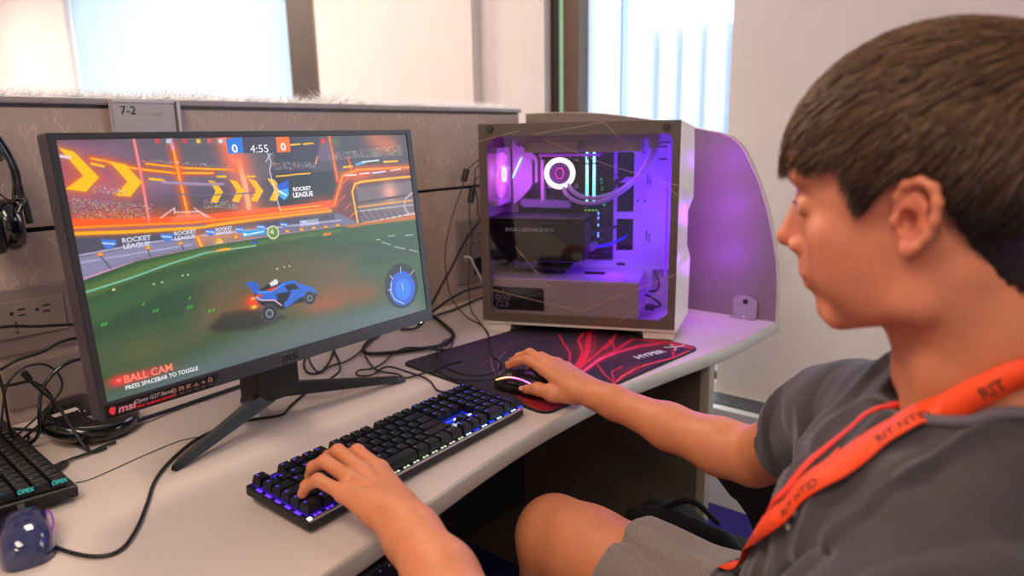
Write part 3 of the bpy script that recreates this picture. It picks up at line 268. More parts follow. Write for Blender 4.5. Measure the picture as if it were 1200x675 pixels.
# outside: a pale facade with upright louvres, far behind the panes
fac = empty('building', (9.0, 2.6, -4), label='sunlit pale building facade with upright white louvres outside the window', cat='building')
m = MB(); m.box((0, -9, 0), (0.3, 22, 14), mat('sunlit_render', (246, 247, 250), 0.9, var=0.02, vscale=2)); m.obj('wall', fac)
LOUV = mat('grey_blue_louvre', (176, 188, 214), 0.8)
for k in range(14):
    m = MB(); y = -2.2+k*0.34; m.box((-0.18, y, 3.0), (0.0, y+0.13, 6.55), LOUV); m.obj('louvre', fac)
m = MB(); m.box((-0.16, -3.6, 3.0), (0, -2.5, 5.0), mat('blue_facade_glass', (120, 150, 200), 0.2)); m.obj('facade_window', fac)
m = MB(); m.box((XW+0.5, -12, -4.2), (30, 30, -4.0), mat('pale_paving', (190, 188, 184), 0.9, var=0.05, vscale=2)); struct('ground_outside', m)

# low heater cabinet along the window wall
h = empty('heater_cabinet', (XW-0.075, 2.5, 0), label='low white heater cabinet with a grey top grille under the windows', cat='heater')
T = Matrix.Translation((-(XW-0.075), -2.5, 0))
HM = mat('white_heater_enamel', (222, 220, 216), 0.4)
m = MB(); m.box((XW-0.15, -2.5, 0), (XW-0.001, 0.655, 0.345), HM, T, 0.004); m.box((XW-0.15, 0.655, 0), (XW-0.001, 8.9, 0.335), HM, T); m.obj('casing', h)
m = MB()
GR = mat('grey_grille', (120, 128, 134), 0.4, metal=0.4)
m.box((XW-0.115, 0.665, 0.335), (XW-0.02, 6.0, 0.337), mat('grille_well', (70, 76, 82), 0.6), T)
for i in range(6): m.box((XW-0.112+i*0.016, 0.665, 0.337), (XW-0.106+i*0.016, 6.0, 0.343), GR, T)
m.obj('grille', h)

# ------------------------------------------------------------------ cubicle
PY = 1.38
cp = empty('cubicle_partition', (0.6, PY+0.03, 0), label='beige crackle-patterned cubicle partition with grey top rail behind the desk', cat='partition')
T = Matrix.Translation((-0.6, -(PY+0.03), 0))
m = MB(); m.box((-1.2, PY, 1.070), (1.700, PY+0.06, 1.268), LAMIN, T, 0.002); m.obj('upper_panel', cp)
m = MB(); m.box((-1.2, PY, 0.10), (1.700, PY+0.06, 1.062), LAMIN, T, 0.002); m.obj('lower_panel', cp)
m = MB(); m.box((-1.2, PY+0.008, 1.060), (1.70, PY+0.05, 1.072), HOLE, T); m.obj('seam', cp)
m = MB(); m.box((-1.2, PY-0.006, 1.274), (1.706, PY+0.066, 1.286), TRIMT, T, 0.003); m.box((-1.2, PY+0.004, 1.266), (1.702, PY+0.056, 1.275), TRIMD, T); m.obj('top_rail', cp)
m = MB(); m.box((-1.2, PY-0.002, 0.0), (1.70, PY+0.062, 0.10), TRIMD, T); m.obj('kick_plate', cp)
def receptacle(mb, x, z, M, s=1.0):
    # one upright duplex socket turned on its side: two slots and a round earth hole
    mb.box((x, -0.0012, z+0.004), (x+0.011*s, -0.0002, z+0.0058), HOLE, M); mb.box((x, -0.0012, z-0.0058), (x+0.010*s, -0.0002, z-0.004), HOLE, M)
    mb.cyl((x-0.009, -0.0014, z), (x-0.009, -0.0002, z), 0.0025, HOLE, n=12, M=M)
def plate(x, z, w, hh, label):
    o = empty('outlet_plate', (x, PY-0.004, z), label=label, cat='power outlet')
    return o
# wide left raceway plate with three sockets, and a blank plate below
o = plate(0.20, 0.86, .5, .12, 'wide taupe outlet plate with sideways sockets on the partition left of the monitor')
m = MB(); m.box((-0.14, -0.004, 0.0), (0.233, 0.0035, 0.114), OUTP, None, 0.003); m.obj('cover', o)
m = MB(); m.box((0.0, -0.0075, 0.030), (0.216, -0.004, 0.094), OUTP, None, 0.002); m.obj('socket_strip', o)
for sx in (0.145, 0.182):
    m = MB(); M = Matrix.Translation((sx, -0.0075, 0.073)); receptacle(m, 0.0, 0.0, M); m.obj('receptacle', o)
m = MB(); M = Matrix.Translation((0.108, -0.0075, 0.073)); receptacle(m, 0.0, 0.0, M); m.obj('receptacle', o)
m = MB()
for k in range(3): m.cyl((0.140, -0.0085, 0.056-k*0.008), (0.140, -0.007, 0.056-k*0.008), 0.0016, HOLE, n=10)
m.obj('indicator_hole', o)
o = plate(0.20, 0.76, .5, .1, 'blank taupe cover plate below the left outlet plate')
m = MB(); m.box((0.11, -0.003, 0.005), (0.232, 0.0035, 0.085), OUTP, None, 0.003); m.obj('cover', o)
# right plate, half hidden by the computer
o = plate(1.47, 0.80, .14, .19, 'taupe outlet plate with round socket holes behind the white computer')
m = MB(); m.box((-0.062, -0.003, -0.01), (0.07, 0.0035, 0.175), OUTP, None, 0.003); m.obj('cover', o)
m = MB(); m.box((-0.045, -0.005, 0.085), (0.06, -0.003, 0.155), OUTP, None, 0.0015)
for a in (-0.028, 0.0, 0.028):
    m.cyl((a, -0.006, 0.132), (a, -0.0045, 0.132), 0.003, HOLE, n=12); m.cyl((a, -0.006, 0.105), (a, -0.0045, 0.105), 0.003, HOLE, n=12)
m.obj('receptacle', o)
m = MB(); m.box((0.002, -0.006, 0.012), (0.06, -0.003, 0.06), BLACK, None, 0.002); m.obj('data_port', o)

# name plate hooked on the partition
o = empty('name_plate', (0.595, PY-0.008, 1.20), label='grey plastic cubicle name plate reading 7-2 hooked over the partition', cat='sign')
m = MB(); m.box((-0.062, -0.004, 0.0), (0.066, 0.002, 0.084), mat('grey_lilac_plastic', (168, 160, 166), 0.25, coat=0.3), None, 0.0015); m.obj('backing', o)
m = MB(); m.box((-0.057, -0.0055, 0.0), (0.052, -0.004, 0.080), mat('insert_grey', (176, 170, 174), 0.35)); m.obj('insert', o)
m = MB(); m.box((0.053, -0.007, 0.0), (0.0565, -0.004, 0.082), mat('brown_edge', (112, 88, 72), 0.4)); m.box((0.0565, -0.0085, 0.0), (0.0615, -0.004, 0.084), mat('clear_edge', (200, 196, 206), 0.15)); m.box((-0.058, -0.007, 0.079), (0.062, -0.004, 0.083), mat('clear_edge', (200, 196, 206), 0.15)); m.obj('slide_rail', o)
m = MB(); textmesh('7-2', 0.021, m, mat('black_print', (12, 12, 14), 0.5), frame((-0.046, -0.0062, 0.058), (1,0,0), (0,0,1))); textmesh('2434', 0.009, m, mat('faint_print', (158, 152, 158), 0.5), frame((0.01, -0.0062, 0.056), (1,0,0), (0,0,1))); m.obj('lettering', o)

# tinsel along the rail
m = MB(); TIN = mat('white_tinsel', (250, 250, 252), 0.3, sheen=0.3)
def tuft(x, y, z, n, L):
    for _ in range(n):
        a = random.uniform(0, 2*PI); el = random.uniform(-0.15, 1.25); l = L*random.uniform(0.5, 1.0)
        d = Vector((math.cos(a)*math.cos(el), math.sin(a)*math.cos(el), abs(math.sin(el)))); p = Vector((x+random.uniform(-.008,.008), y+random.uniform(-.006,.006), z))
        s = d.orthogonal().normalized()*0.0009
        m.add([(p-s)[:], (p+s)[:], (p+d*l)[:]], [(0,1,2)], TIN)
x = -0.9
while x < 1.66:
    h = 0.030+0.014*abs(noise.noise(Vector((x*5, 0, 3))))*2
    if 0.99 < x < 1.12: h += 0.045*(1-abs(x-1.055)/0.065)
    if 0.62 < x < 0.78: h += 0.010
    if x > 1.2: h += 0.006
    tuft(x, PY+0.03+0.012*math.sin(x*9), 1.2865, 34, h); x += 0.0075
m.tube([(xx, PY+0.03+0.012*math.sin(xx*9), 1.2885) for xx in np.linspace(-0.9, 1.66, 120)], 0.0016, TIN, n=5)
tag(m.obj('tinsel_garland'), 'white tinsel garland lying along the partition top rail', 'garland')

# side screen, curved at its top front corner
WX = 1.72
s = empty('side_screen', (WX, 1.0, DT), label='taupe laminate side screen with curved front corner standing on the desk end', cat='partition')
out = [(1.372, 1.269), (1.30, 1.2695), (1.245, 1.2690), (1.17, 1.266), (1.095, 1.261), (1.0, 1.249), (0.93, 1.238), (0.85, 1.223), (0.79, 1.2115), (0.75, 1.2035), (0.72, 1.193), (0.70, 1.178), (0.683, 1.157), (0.665, 1.125), (0.643, 1.082), (0.62, 1.02), (0.601, 0.948), (0.589, 0.89), (0.584, 0.84), (0.582, 0.79), (0.582, DT+0.0005), (1.372, DT+0.0005)]
m = MB(); TAU = mat('taupe_screen_laminate', (124, 110, 104), 0.42, var=0.03, vscale=15)
m.prism([(0.0025, y-1.0, z-DT) for y, z in out], (0.015, 0, 0), TAU); m.obj('panel', s)
m = MB(); EDG = mat('beige_edge_band', (186, 172, 152), 0.45)
ed = [Vector((0.010, y-1.0, z-DT)) for y, z in out[:-1]]
for i in range(len(ed)-1):
    a, b = ed[i], ed[i+1]; t = (b-a).normalized(); nr = Vector((0, -t.z, t.y)) if Vector((0,-t.z,t.y)).dot(Vector((0,-1,1))) > 0 else Vector((0, t.z, -t.y))
    vs = [a+Vector((-.009,0,0)), b+Vector((-.009,0,0)), b+Vector((.009,0,0)), a+Vector((.009,0,0))]; w_ = [v+nr*0.003 for v in vs]
    m.add([v[:] for v in vs+w_], [(4,5,6,7),(0,4,7,3),(1,2,6,5),(0,1,5,4),(3,7,6,2),(0,3,2,1)], EDG)
m.obj('edge_band', s)
b_ = MB(); b_.prism([(0.0, y-1.0, z-DT) for y, z in [(0.690, DT+.001), (0.690, 0.788), (0.684, 0.794), (0.665, 0.7995), (0.645, 0.797), (0.632, 0.790), (0.628, 0.784), (0.628, DT+.001)]], (-0.003, 0, 0), TRIMT)
b_.box((-0.022, -0.372, 0.0008), (-0.002, -0.310, 0.003), TRIMT); br = b_.obj('bracket', s)
b_ = MB(); b_.cyl((-0.003, -0.342, 0.043), (-0.006, -0.342, 0.043), 0.0062, HOLE, n=18); b_.obj('screw_cap', br)
b_ = MB(); b_.cyl((-0.008, -0.342, 0.003), (-0.008, -0.342, 0.0055), 0.0035, WHITEP, n=12); b_.obj('screw', br)

# ------------------------------------------------------------------ desk
d = empty('desk', (0.6, 1.0, 0), label='long beige laminate desk with grey edge band built into the cubicle', cat='desk')
T = Matrix.Translation((-0.6, -1.0, 0))
fe = [(-1.2, 0.575), (-0.4, 0.58), (0.1, 0.592), (0.30, 0.598), (0.42, 0.610), (0.56, 0.627), (0.68, 0.643), (0.78, 0.6525), (0.87, 0.657), (0.97, 0.6565), (1.09, 0.650), (1.20, 0.635), (1.32, 0.6145), (1.40, 0.600), (1.48, 0.590), (1.60, 0.584), (1.70, 0.582), (1.742, 0.582)]
fe = [(p.x, p.y) for p in smoothpath([(a, b, 0) for a, b in fe], 4)]
m = MB(); m.prism([(x, y, DT-0.028) for x, y in fe]+[(1.742, 1.376, DT-0.028), (-1.2, 1.376, DT-0.028)], (0, 0, 0.028), DESKM, T); m.obj('desktop', d)
m = MB()
for i in range(len(fe)-1):
    (x0, y0), (x1, y1) = fe[i], fe[i+1]
    prof = [(0, DT-0.0292), (-0.0025, DT-0.0285), (-0.004, DT-0.025), (-0.004, DT-0.004), (-0.0025, DT-0.0006), (0, DT+0.0002)]
    vs = [(x0, y0+a, z) for a, z in prof]+[(x1, y1+a, z) for a, z in prof]; n = len(prof)
    m.add(vs, [[k, n+k, n+k+1, k+1] for k in range(n-1)], EDGEM, True, T)
m.box((1.742, 0.578, DT-0.0292), (1.745, 1.376, DT+0.0002), EDGEM, T); m.obj('edge_band', d)
m = MB(); m.box((1.380, 0.618, 0.0), (1.402, 1.376, DT-0.0285), GABLE, T); m.obj('gable', d)
m = MB(); m.box((1.378, 0.598, 0.0), (1.404, 0.618, DT-0.0285), mat('light_gable_edge', (150, 138, 122), 0.5), T); m.obj('gable_edge', d)
m = MB(); m.box((-1.2, 1.12, 0.215), (1.379, 1.138, DT-0.0285), DPAN, T); m.obj('modesty_panel', d)
m = MB(); m.box((0.30, 0.69, 0.600), (0.66, 1.02, 0.640), BLACK, T, 0.004); 
for k in range(22): m.cyl((0.31+k*0.016, 0.6885, 0.632), (0.31+k*0.016, 0.6905, 0.632), 0.0013, WPRINT, n=8, M=T)
for xx in (0.34, 0.62): m.box((xx-0.006, 0.75, 0.640), (xx+0.006, 0.95, DT-0.0285), CHROME, T)
m.obj('under_desk_tray', d)
# ------------------------------------------------------------------ monitor
def paint(ops, W, H):
    img = np.zeros((H, W, 3)); yy, xx = np.mgrid[0:H, 0:W]; S = (xx+0.5)/W*1000; Tt = (yy+0.5)/H*1000
    ax, ay = 0.591, 0.3345                                   # metres per 1000 units
    def mix(a, c):
        nonlocal img
        a = np.clip(a, 0, 1)[..., None]; img = img*(1-a)+np.array(c)/255.0*a
    def seg(p, q):
        px, py = S*ax, Tt*ay; x0, y0, x1, y1 = p[0]*ax, p[1]*ay, q[0]*ax, q[1]*ay
        dx, dy = x1-x0, y1-y0; L = dx*dx+dy*dy+1e-9; t = np.clip(((px-x0)*dx+(py-y0)*dy)/L, 0, 1)
        return np.hypot(px-x0-t*dx, py-y0-t*dy)
    U = 1.4                                                 # one photo-ish step in these metres*1000
    for o in ops:
        k = o[0]
        if k == 'p':
            col, soft, al, pts = o[1:]; n = len(pts); ins = np.zeros((H, W), bool); dist = np.full((H, W), 1e9)
            for i in range(n):
                a, b = pts[i], pts[(i+1) % n]
                if a[1] != b[1]:
                    c = ((a[1] > Tt) != (b[1] > Tt)) & (S < (b[0]-a[0])*(Tt-a[1])/(b[1]-a[1])+a[0]); ins ^= c
                dist = np.minimum(dist, seg(a, b))
            sd = np.where(ins, dist, -dist)/(U*max(soft, 0.7)); mix(np.clip(sd+0.5, 0, 1)*al, col)
        elif k == 'l':
            col, w, gl, gc, pts = o[1:]; dist = np.full((H, W), 1e9)
            for i in range(len(pts)-1): dist = np.minimum(dist, seg(pts[i], pts[i+1]))
            if gl: mix(0.75*np.exp(-(dist/(U*gl*0.6))**2), gc)
            mix(np.clip((U*w*0.5-dist)/(U*0.6)+0.5, 0, 1), col)
        elif k == 'b':
            col, al, rx, ry, c = o[1:]; mix(al*np.exp(-(((S-c[0])/rx)**2+((Tt-c[1])/ry)**2)*1.2), col)
        elif k == 'e':
            col, rx, ry, c = o[1:]; q = np.hypot((S-c[0])*ax/(rx*U), (Tt-c[1])*ay/(ry*U)); mix(np.clip((1-q)*min(rx, ry)+0.5, 0, 1), col)
        elif k == 's':
            for pts in o[1]:
                n = len(pts); ins = np.zeros((H, W), bool)
                for i in range(n):
                    a, b = pts[i], pts[(i+1) % n]
                    if a[1] != b[1]: ins ^= ((a[1] > Tt) != (b[1] > Tt)) & (S < (b[0]-a[0])*(Tt-a[1])/(b[1]-a[1])+a[0])
                spk = ins & (rng.random((H, W)) < 0.32); cc = np.array([(90,220,140),(230,90,90),(240,200,120),(160,120,220),(240,240,240),(60,60,70)])[rng.integers(0, 6, (H, W))]/255.0
                img = np.where(spk[..., None], img*0.35+cc*0.65, img)
    return img
def painted_panel(name, img, w, h, matr, parent, M, thick=0.0, round_r=0.0):
    # a dense flat grid carrying the picture as a colour attribute; row 0 is the top
    H, W = img.shape[:2]; me = bpy.data.meshes.new(name)
    xs = np.linspace(0, w, W+1); ys = np.linspace(h, 0, H+1); X, Y_ = np.meshgrid(xs, ys)
    co = np.stack([X, Y_, np.zeros_like(X)], -1).reshape(-1, 3)
    i = np.arange(H)[:, None]*(W+1)+np.arange(W)[None, :]
    q = np.stack([i+W+1, i+W+2, i+1, i], -1).reshape(-1, 4)
    keep = np.ones(len(q), bool)
    if round_r:
        cx = (np.arange(W)+0.5)/W*w; cy = h-(np.arange(H)+0.5)/H*h; CX, CY = np.meshgrid(cx, cy)
        dx = np.maximum(np.maximum(round_r-CX, CX-(w-round_r)), 0); dy = np.maximum(np.maximum(round_r-CY, CY-(h-round_r)), 0)
        keep = (np.hypot(dx, dy) <= round_r).reshape(-1)
    q = q[keep]
    me.vertices.add(len(co)); me.vertices.foreach_set('co', co.ravel())
    me.loops.add(q.size); me.loops.foreach_set('vertex_index', q.ravel().astype(np.int32))
    me.polygons.add(len(q)); me.polygons.foreach_set('loop_start', np.arange(0, q.size, 4, dtype=np.int32))
    me.update(calc_edges=True)
    at = me.color_attributes.new('picture', 'FLOAT_COLOR', 'CORNER')
    a = np.where(img <= 0.04045, img/12.92, ((img+0.055)/1.055)**2.4).reshape(-1, 3)[keep]
    at.data.foreach_set('color', np.repeat(np.c_[a, np.ones(len(a))], 4, axis=0).astype(np.float32).ravel())
    me.materials.append(matr); o = bpy.data.objects.new(name, me); COL.objects.link(o); o.parent = parent; o.matrix_local = M
    return o
def screen_mat():
    m = bpy.data.materials.new('lit_screen'); m.use_nodes = True; nt = m.node_tree; b = nt.nodes['Principled BSDF']
    a = nt.nodes.new('ShaderNodeAttribute'); a.attribute_name = 'picture'
    b.inputs['Base Color'].default_value = (0.01, 0.01, 0.01, 1); b.inputs['Roughness'].default_value = 0.35
    nt.links.new(a.outputs['Color'], b.inputs['Emission Color']); b.inputs['Emission Strength'].default_value = 1.0; return m

MO = Vector((0.3114, 0.9511, DT+0.1179)); MA = 0.0402; TL = 0.1025
e_ = Vector((math.cos(MA), math.sin(MA), 0)); n_ = Vector((-e_.y, e_.x, 0)); v_ = n_*math.sin(TL)+Vector((0,0,1))*math.cos(TL)
base = Vector((0.612, 1.06, DT+0.0005))
mon = empty('monitor', base, 0, 'black desktop monitor on a V-shaped stand showing a car football game', 'monitor')
Tm = Matrix.Translation(-base) @ frame(MO, e_, v_)
BEZ = mat('dark_bezel_plastic', (46, 42, 48), 0.42, bump=0.1, bscale=800)
m = MB(); m.box((0, 0, -0.030), (0.612, 0.366, -0.006), BLACK, Tm, 0.003); m.box((0.10, 0.06, -0.052), (0.51, 0.30, -0.029), BLACK, Tm, 0.008); m.obj('back_cover', mon)
m = MB(); W_, H_ = 0.612, 0.366; u0, u1, v0, v1 = .0085, .6005, .0222, .3575
m.box((0, 0, -0.006), (W_, v0, 0.0015), BEZ, Tm, 0.0008); m.box((0, v1, -0.006), (W_, H_, 0.0012), BEZ, Tm, 0.0006)
m.box((0, v0-.0005, -0.006), (u0, v1+.0005, 0.0012), BEZ, Tm); m.box((u1, v0-.0005, -0.006), (W_, v1+.0005, 0.0012), BEZ, Tm)
m.box((-0.0012, 0.0, -0.030), (0.0, H_, 0.0), mat('bezel_side', (60, 56, 64), 0.35), Tm, 0.0004); bez = m.obj('bezel', mon)
m = MB(); textmesh('msi', 0.020, m, mat('bezel_logo', (12, 12, 14), 0.2), Tm @ frame((0.268, 0.0055, 0.0018), (1,0,0), (0,1,0)), bold=0.0004, sx=1.15); m.obj('lettering', bez)
# promo sticker along the left half of the lower bezel
m = MB(); SB = mat('sticker_black', (20, 15, 16), 0.3)
m.prism([(0.004, 0.001, 0.0019), (0.150, 0.001, 0.0019), (0.163, 0.0185, 0.0019), (0.004, 0.0185, 0.0019)][::-1], (0, 0, 0.0003), SB, Tm)
RED = mat('sticker_red', (235, 30, 50), 0.4, emit=(235, 30, 50), es=0.0)
m.prism([(0.0085, 0.0135, .0024), (0.0115, 0.0155, .0024), (0.0145, 0.0155, .0024), (0.0165, 0.0125, .0024), (0.0135, 0.0045, .0024), (0.0085, 0.0075, .0024)][::-1], (0, 0, 0.0002), mat('sticker_pink_red', (240, 60, 80), 0.4), Tm)
textmesh('msi', 0.0135, m, mat('sticker_pink', (232, 150, 170), 0.4), Tm @ frame((0.0185, 0.0055, .0026), (1,0,0), (0,1,0)), bold=0.0003, sx=1.2, shear=.2)
textmesh('Optix G27 Series', 0.0072, m, mat('sticker_grey', (205, 190, 195), 0.4), Tm @ frame((0.040, 0.0108, .0026), (1,0,0), (0,1,0)), shear=.3, sx=1.05)
textmesh('TRUE GAMING ESPORTS', 0.0050, m, RED, Tm @ frame((0.0405, 0.0042, .0026), (1,0,0), (0,1,0)), bold=.0001, shear=.2)
ICO = mat('sticker_bronze', (170, 120, 100), 0.4)
for k in range(6):
    x = 0.094+k*0.0108
    if k == 0: m.lathe([(0.0036, 0), (0.0036, 0.0003), (0.0026, 0.0003), (0.0026, 0)], ICO, (x, 0.0125, .0023), n=16, M=Tm); m.box((x-.0036, .0118, .0024), (x+.0036, .0126, .0027), ICO, Tm)
    if k == 1: m.box((x-.0036, .0132, .0024), (x+.0036, .0155, .0027), ICO, Tm); m.box((x-.0036, .0100, .0024), (x-.0012, .0125, .0027), ICO, Tm); m.box((x+.0008, .0100, .0024), (x+.0036, .0125, .0027), ICO, Tm)
    if k == 2:
        for j in range(3): m.box((x-.0036, .0098+j*.0021, .0024), (x+.0010+j*.0012, .0112+j*.0021, .0027), ICO, Tm)
    if k == 3:
        for j in range(4): m.box((x-.0036+j*.0019, .0098, .0024), (x-.0024+j*.0019, .0115+(j % 3)*.0015, .0027), ICO, Tm)
    if k == 4: m.prism([(x-.0036, .0128, .0024), (x, .0098, .0024), (x+.0036, .0128, .0024), (x+.001, .0125, .0024), (x, .0158, .0024), (x-.001, .0125, .0024)], (0,0,.0003), ICO, Tm)
    if k == 5: m.lathe([(0.0032, 0), (0.0032, 0.0003), (0.0018, 0.0003), (0.0018, 0)], ICO, (x-.0003, 0.0130, .0023), n=16, M=Tm); m.box((x-.004, .0098, .0024), (x+.0036, .0108, .0027), ICO, Tm)
    m.box((x-.004, .0060, .0024), (x+.0032, .0068, .0026), mat('sticker_small_print', (110, 84, 78), 0.5), Tm); m.box((x-.003, .0045, .0024), (x+.0022, .0051, .0026), mat('sticker_small_print', (110, 84, 78), 0.5), Tm)
m.obj('promo_sticker', bez)
m = MB(); m.box((0.577, 0.0004, 0.0010), (0.580, 0.0020, 0.0022), emis('white_led', (255, 255, 255), 3.0), Tm); m.obj('power_light', mon)
SCRN = screen_mat()
img = paint(OPS, 560, 318)
grain = rng.normal(0, 0.012, img.shape[:2])[..., None]; img = np.clip(img+grain, 0, 1)
scr = painted_panel('screen', img, 0.5915, 0.3348, SCRN, mon, Tm @ Matrix.Translation((0.0088, 0.0225, -0.0008)))
def st(s, t, dz=0.0004): return (0.0088+0.5915*s/1000, 0.0225+0.3348*(1-t/1000), -0.0008+dz)
WT = emis('screen_white', (240, 240, 245), 1.0)
def stext(s, x, y, size, mt, **k):
    m = MB(); textmesh(s, size, m, mt, Tm @ frame(st(x, y), (1,0,0), (0,1,0)), **k); m.obj('screen_caption', scr, scr.matrix_local.inverted())
stext('4:55', 470, 70, 0.0165, WT, align='CENTER', sx=1.15); stext('0', 400, 66, 0.0165, WT, align='CENTER', bold=.0004, sx=1.2); stext('0', 542, 64, 0.0165, WT, align='CENTER', bold=.0004, sx=1.2)
stext('BALL CAM', 42, 946, 0.0145, emis('screen_coral', (255, 130, 105), 1.0), bold=.0003, sx=.98); stext('PRESS SPACEBAR TO TOGGLE', 42, 974, 0.0082, WT, sx=.92, bold=.0001)
stext('1', 905, 858, 0.021, emis('screen_ice_blue', (170, 215, 250), 1.0), align='CENTER')
stext('ROCKET', 553, 258, 0.0085, WT, sx=1.05, bold=.0003); stext('LEAGUE', 550, 288, 0.0108, WT, sx=1.0, bold=.0004)
LG = emis('screen_lavender', (205, 205, 225), 1.0)
for (s, t_, sc) in ((92, 400, 1.0), (210, 397, .85), (314, 400, .7)): 
    stext('ROCKET', s, t_, 0.0085*sc, LG, bold=.0003, sx=1.15); stext('LEAGUE', s, t_+24*sc, 0.0085*sc, LG, bold=.0003, sx=1.15)
# stand
m = MB(); m.box((-0.040, -0.030, 0.035), (0.040, 0.030, 0.125), BLACK, None, 0.004); m.box((-0.030, -0.040, 0.11), (0.040, -0.010, 0.24), BLACK, None, 0.004); m.obj('stand_neck', mon)
def leg(tip, root, name):
    b = MB(); a = Vector(root)-base; c = Vector(tip)-base; d2 = (c-a); side = Vector((-d2.y, d2.x, 0)).normalized()
    vs = []
    for p, w, hh in ((a, .013, .024), (a+d2*0.93, .0075, .011), (c, .005, .008)):
        for sx, z in ((-1, 0), (1, 0), (.55, 1), (-.55, 1)): vs.append((p+side*w*sx+Vector((0, 0, hh*z)))[:])
    fs = [(3,2,1,0), (8,9,10,11)]
    for r in (0, 4):
        for k in range(4): l = (k+1) % 4; fs.append((r+k, r+l, r+4+l, r+4+k))
    b.add(vs, fs, BLACK); return b.obj(name, mon)
leg((0.404, 0.985, DT+.0006), (0.60, 1.045, DT+.0350), 'stand_leg'); leg((0.866, 1.003, DT+.0006), (0.625, 1.05, DT+.0350), 'stand_leg')
leg((0.612, 1.16, DT+.0006), (0.612, 1.07, DT+.030), 'stand_foot')

# ------------------------------------------------------------------ computer tower
TO = Vector((1.2262, 1.1164, DT+0.0035)); ta = -1.1398
pc = empty('computer_tower', TO, ta, 'white gaming computer tower with glass side and purple lights inside', 'computer')
L, D_, Hh = 0.455, 0.2184, 0.491
WP = mat('white_tower_steel', (226, 216, 206), 0.38, var=0.02, vscale=12)
WIN = mat('white_tower_interior', (212, 204, 214), 0.5)
TAUF = mat('smoked_glass_border', (96, 82, 72), 0.22, coat=0.3, var=0.06, vscale=60)
m = MB()
m.box((0.0, 0.004, 0.026), (L, D_, 0.030), WP); m.box((0.0, 0.0, Hh-0.008), (L, D_, Hh), WP, None, 0.002)
m.box((0.0, D_-0.003, 0.026), (L, D_, Hh-0.004), WP); m.box((0.0, 0.004, 0.026), (0.003, D_, Hh-0.004), WP)
m.box((0.0, 0.0, 0.018), (L, D_, 0.027), WP, None, 0.001); m.obj('case_shell', pc)
m = MB(); m.box((L-0.004, 0.004, 0.03), (L, D_-.003, Hh-0.006), WIN); m.box((0.39, D_-0.03, 0.128), (L-0.004, D_-0.027, Hh-0.01), WIN)
# motherboard tray with cable openings: built as strips around them
zs = [(0.155, 0.175), (0.255, 0.272), (0.345, 0.358), (0.435, Hh-0.01)]
m.box((0.0, D_-0.030, 0.030), (0.298, D_-0.027, Hh-0.01), WIN); m.box((0.340, D_-0.030, 0.030), (0.39, D_-0.027, Hh-0.01), WIN)
for a, b in zs+[(0.030, 0.156)]: m.box((0.298, D_-0.030, a), (0.340, D_-0.027, b), WIN)
m.obj('motherboard_tray', pc)
m = MB()
for a, b in ((0.175, 0.255), (0.272, 0.345), (0.358, 0.435)): m.box((0.298, D_-0.012, a), (0.340, D_-0.010, b), mat('dark_grommet', (20, 16, 40), 0.7))
m.obj('cable_grommet', pc)
m = MB(); H2 = mat('slot_purple_dark', (34, 18, 60), 0.7)
for z in (0.44, 0.43): m.box((0.395, D_-0.0315, z), (0.425, D_-0.0299, z+0.003), H2)
m.box((0.398, D_-0.0315, 0.40), (0.418, D_-0.0299, 0.404), H2)
for z in (0.34, 0.345, 0.20, 0.205): m.box((0.372, D_-0.0315, z), (0.374, D_-0.0299, z+0.020), H2); m.box((0.379, D_-0.0315, z-0.004), (0.381, D_-0.0299, z+0.014), H2)
for x, z in ((0.362, 0.418), (0.386, 0.405), (0.367, 0.30), (0.350, 0.30)): m.cyl((x, D_-0.0315, z), (x, D_-0.0299, z), 0.0028, H2, n=12)
m.box((0.30, D_-0.0315, 0.136), (0.322, D_-0.0299, 0.143), H2); m.obj('tray_slots', pc)
# smoked border of the glass and the clear pane
gp = MB()
ox = [(0.0, 0.026), (L, 0.026), (L, Hh), (0.0, Hh)]
inn = [(0.032, 0.047), (0.418, 0.047), (0.438, 0.062), (0.438, 0.452), (0.428, 0.463), (0.046, 0.463), (0.020, 0.445), (0.020, 0.062)]
b = bmesh.new(); ov = [b.verts.new((x, 0.0, z)) for x, z in ox]; iv = [b.verts.new((x, 0.0, z)) for x, z in inn]
def face(*vs): b.faces.new(vs)
face(ov[0], ov[1], iv[1], iv[0]); face(ov[1], iv[2], iv[1]); face(ov[1], ov[2], iv[3], iv[2]); face(ov[2], iv[4], iv[3]); face(ov[2], ov[3], iv[5], iv[4]); face(ov[3], iv[6], iv[5]); face(ov[3], ov[0], iv[7], iv[6]); face(ov[0], iv[0], iv[7])
b.verts.index_update(); vs = [v.co[:] for v in b.verts]; fs = [[v.index for v in f.verts] for f in b.faces]; b.free()
gp.add(vs, fs, TAUF); gp.add([(x, 0.003, z) for x, y, z in vs], [f[::-1] for f in fs], TAUF)
n8 = len(inn); gp.add([(x, 0.0, z) for x, z in inn]+[(x, 0.003, z) for x, z in inn], [[i, (i+1) % n8, n8+(i+1) % n8, n8+i] for i in range(n8)], TAUF)
gp.add([(x, 0.0, z) for x, z in ox]+[(x, 0.003, z) for x, z in ox], [[(i+1) % 4, i, 4+i, 4+(i+1) % 4] for i in range(4)], TAUF)
gb = gp.obj('glass_border', pc, Matrix.Translation((0, -0.0035, 0)))
m = MB(); m.add([(0.018, 0.0, 0.045), (0.44, 0.0, 0.045), (0.44, 0.0, 0.465), (0.018, 0.0, 0.465)], [(0,1,2,3)], pane('smoked_case_glass', (.60, .54, .56, 1))); m.obj('glass_pane', pc, Matrix.Translation((0, -0.0015, 0)))
m = MB(); ETCH = mat('pale_etched_line', (205, 170, 148), 0.4)
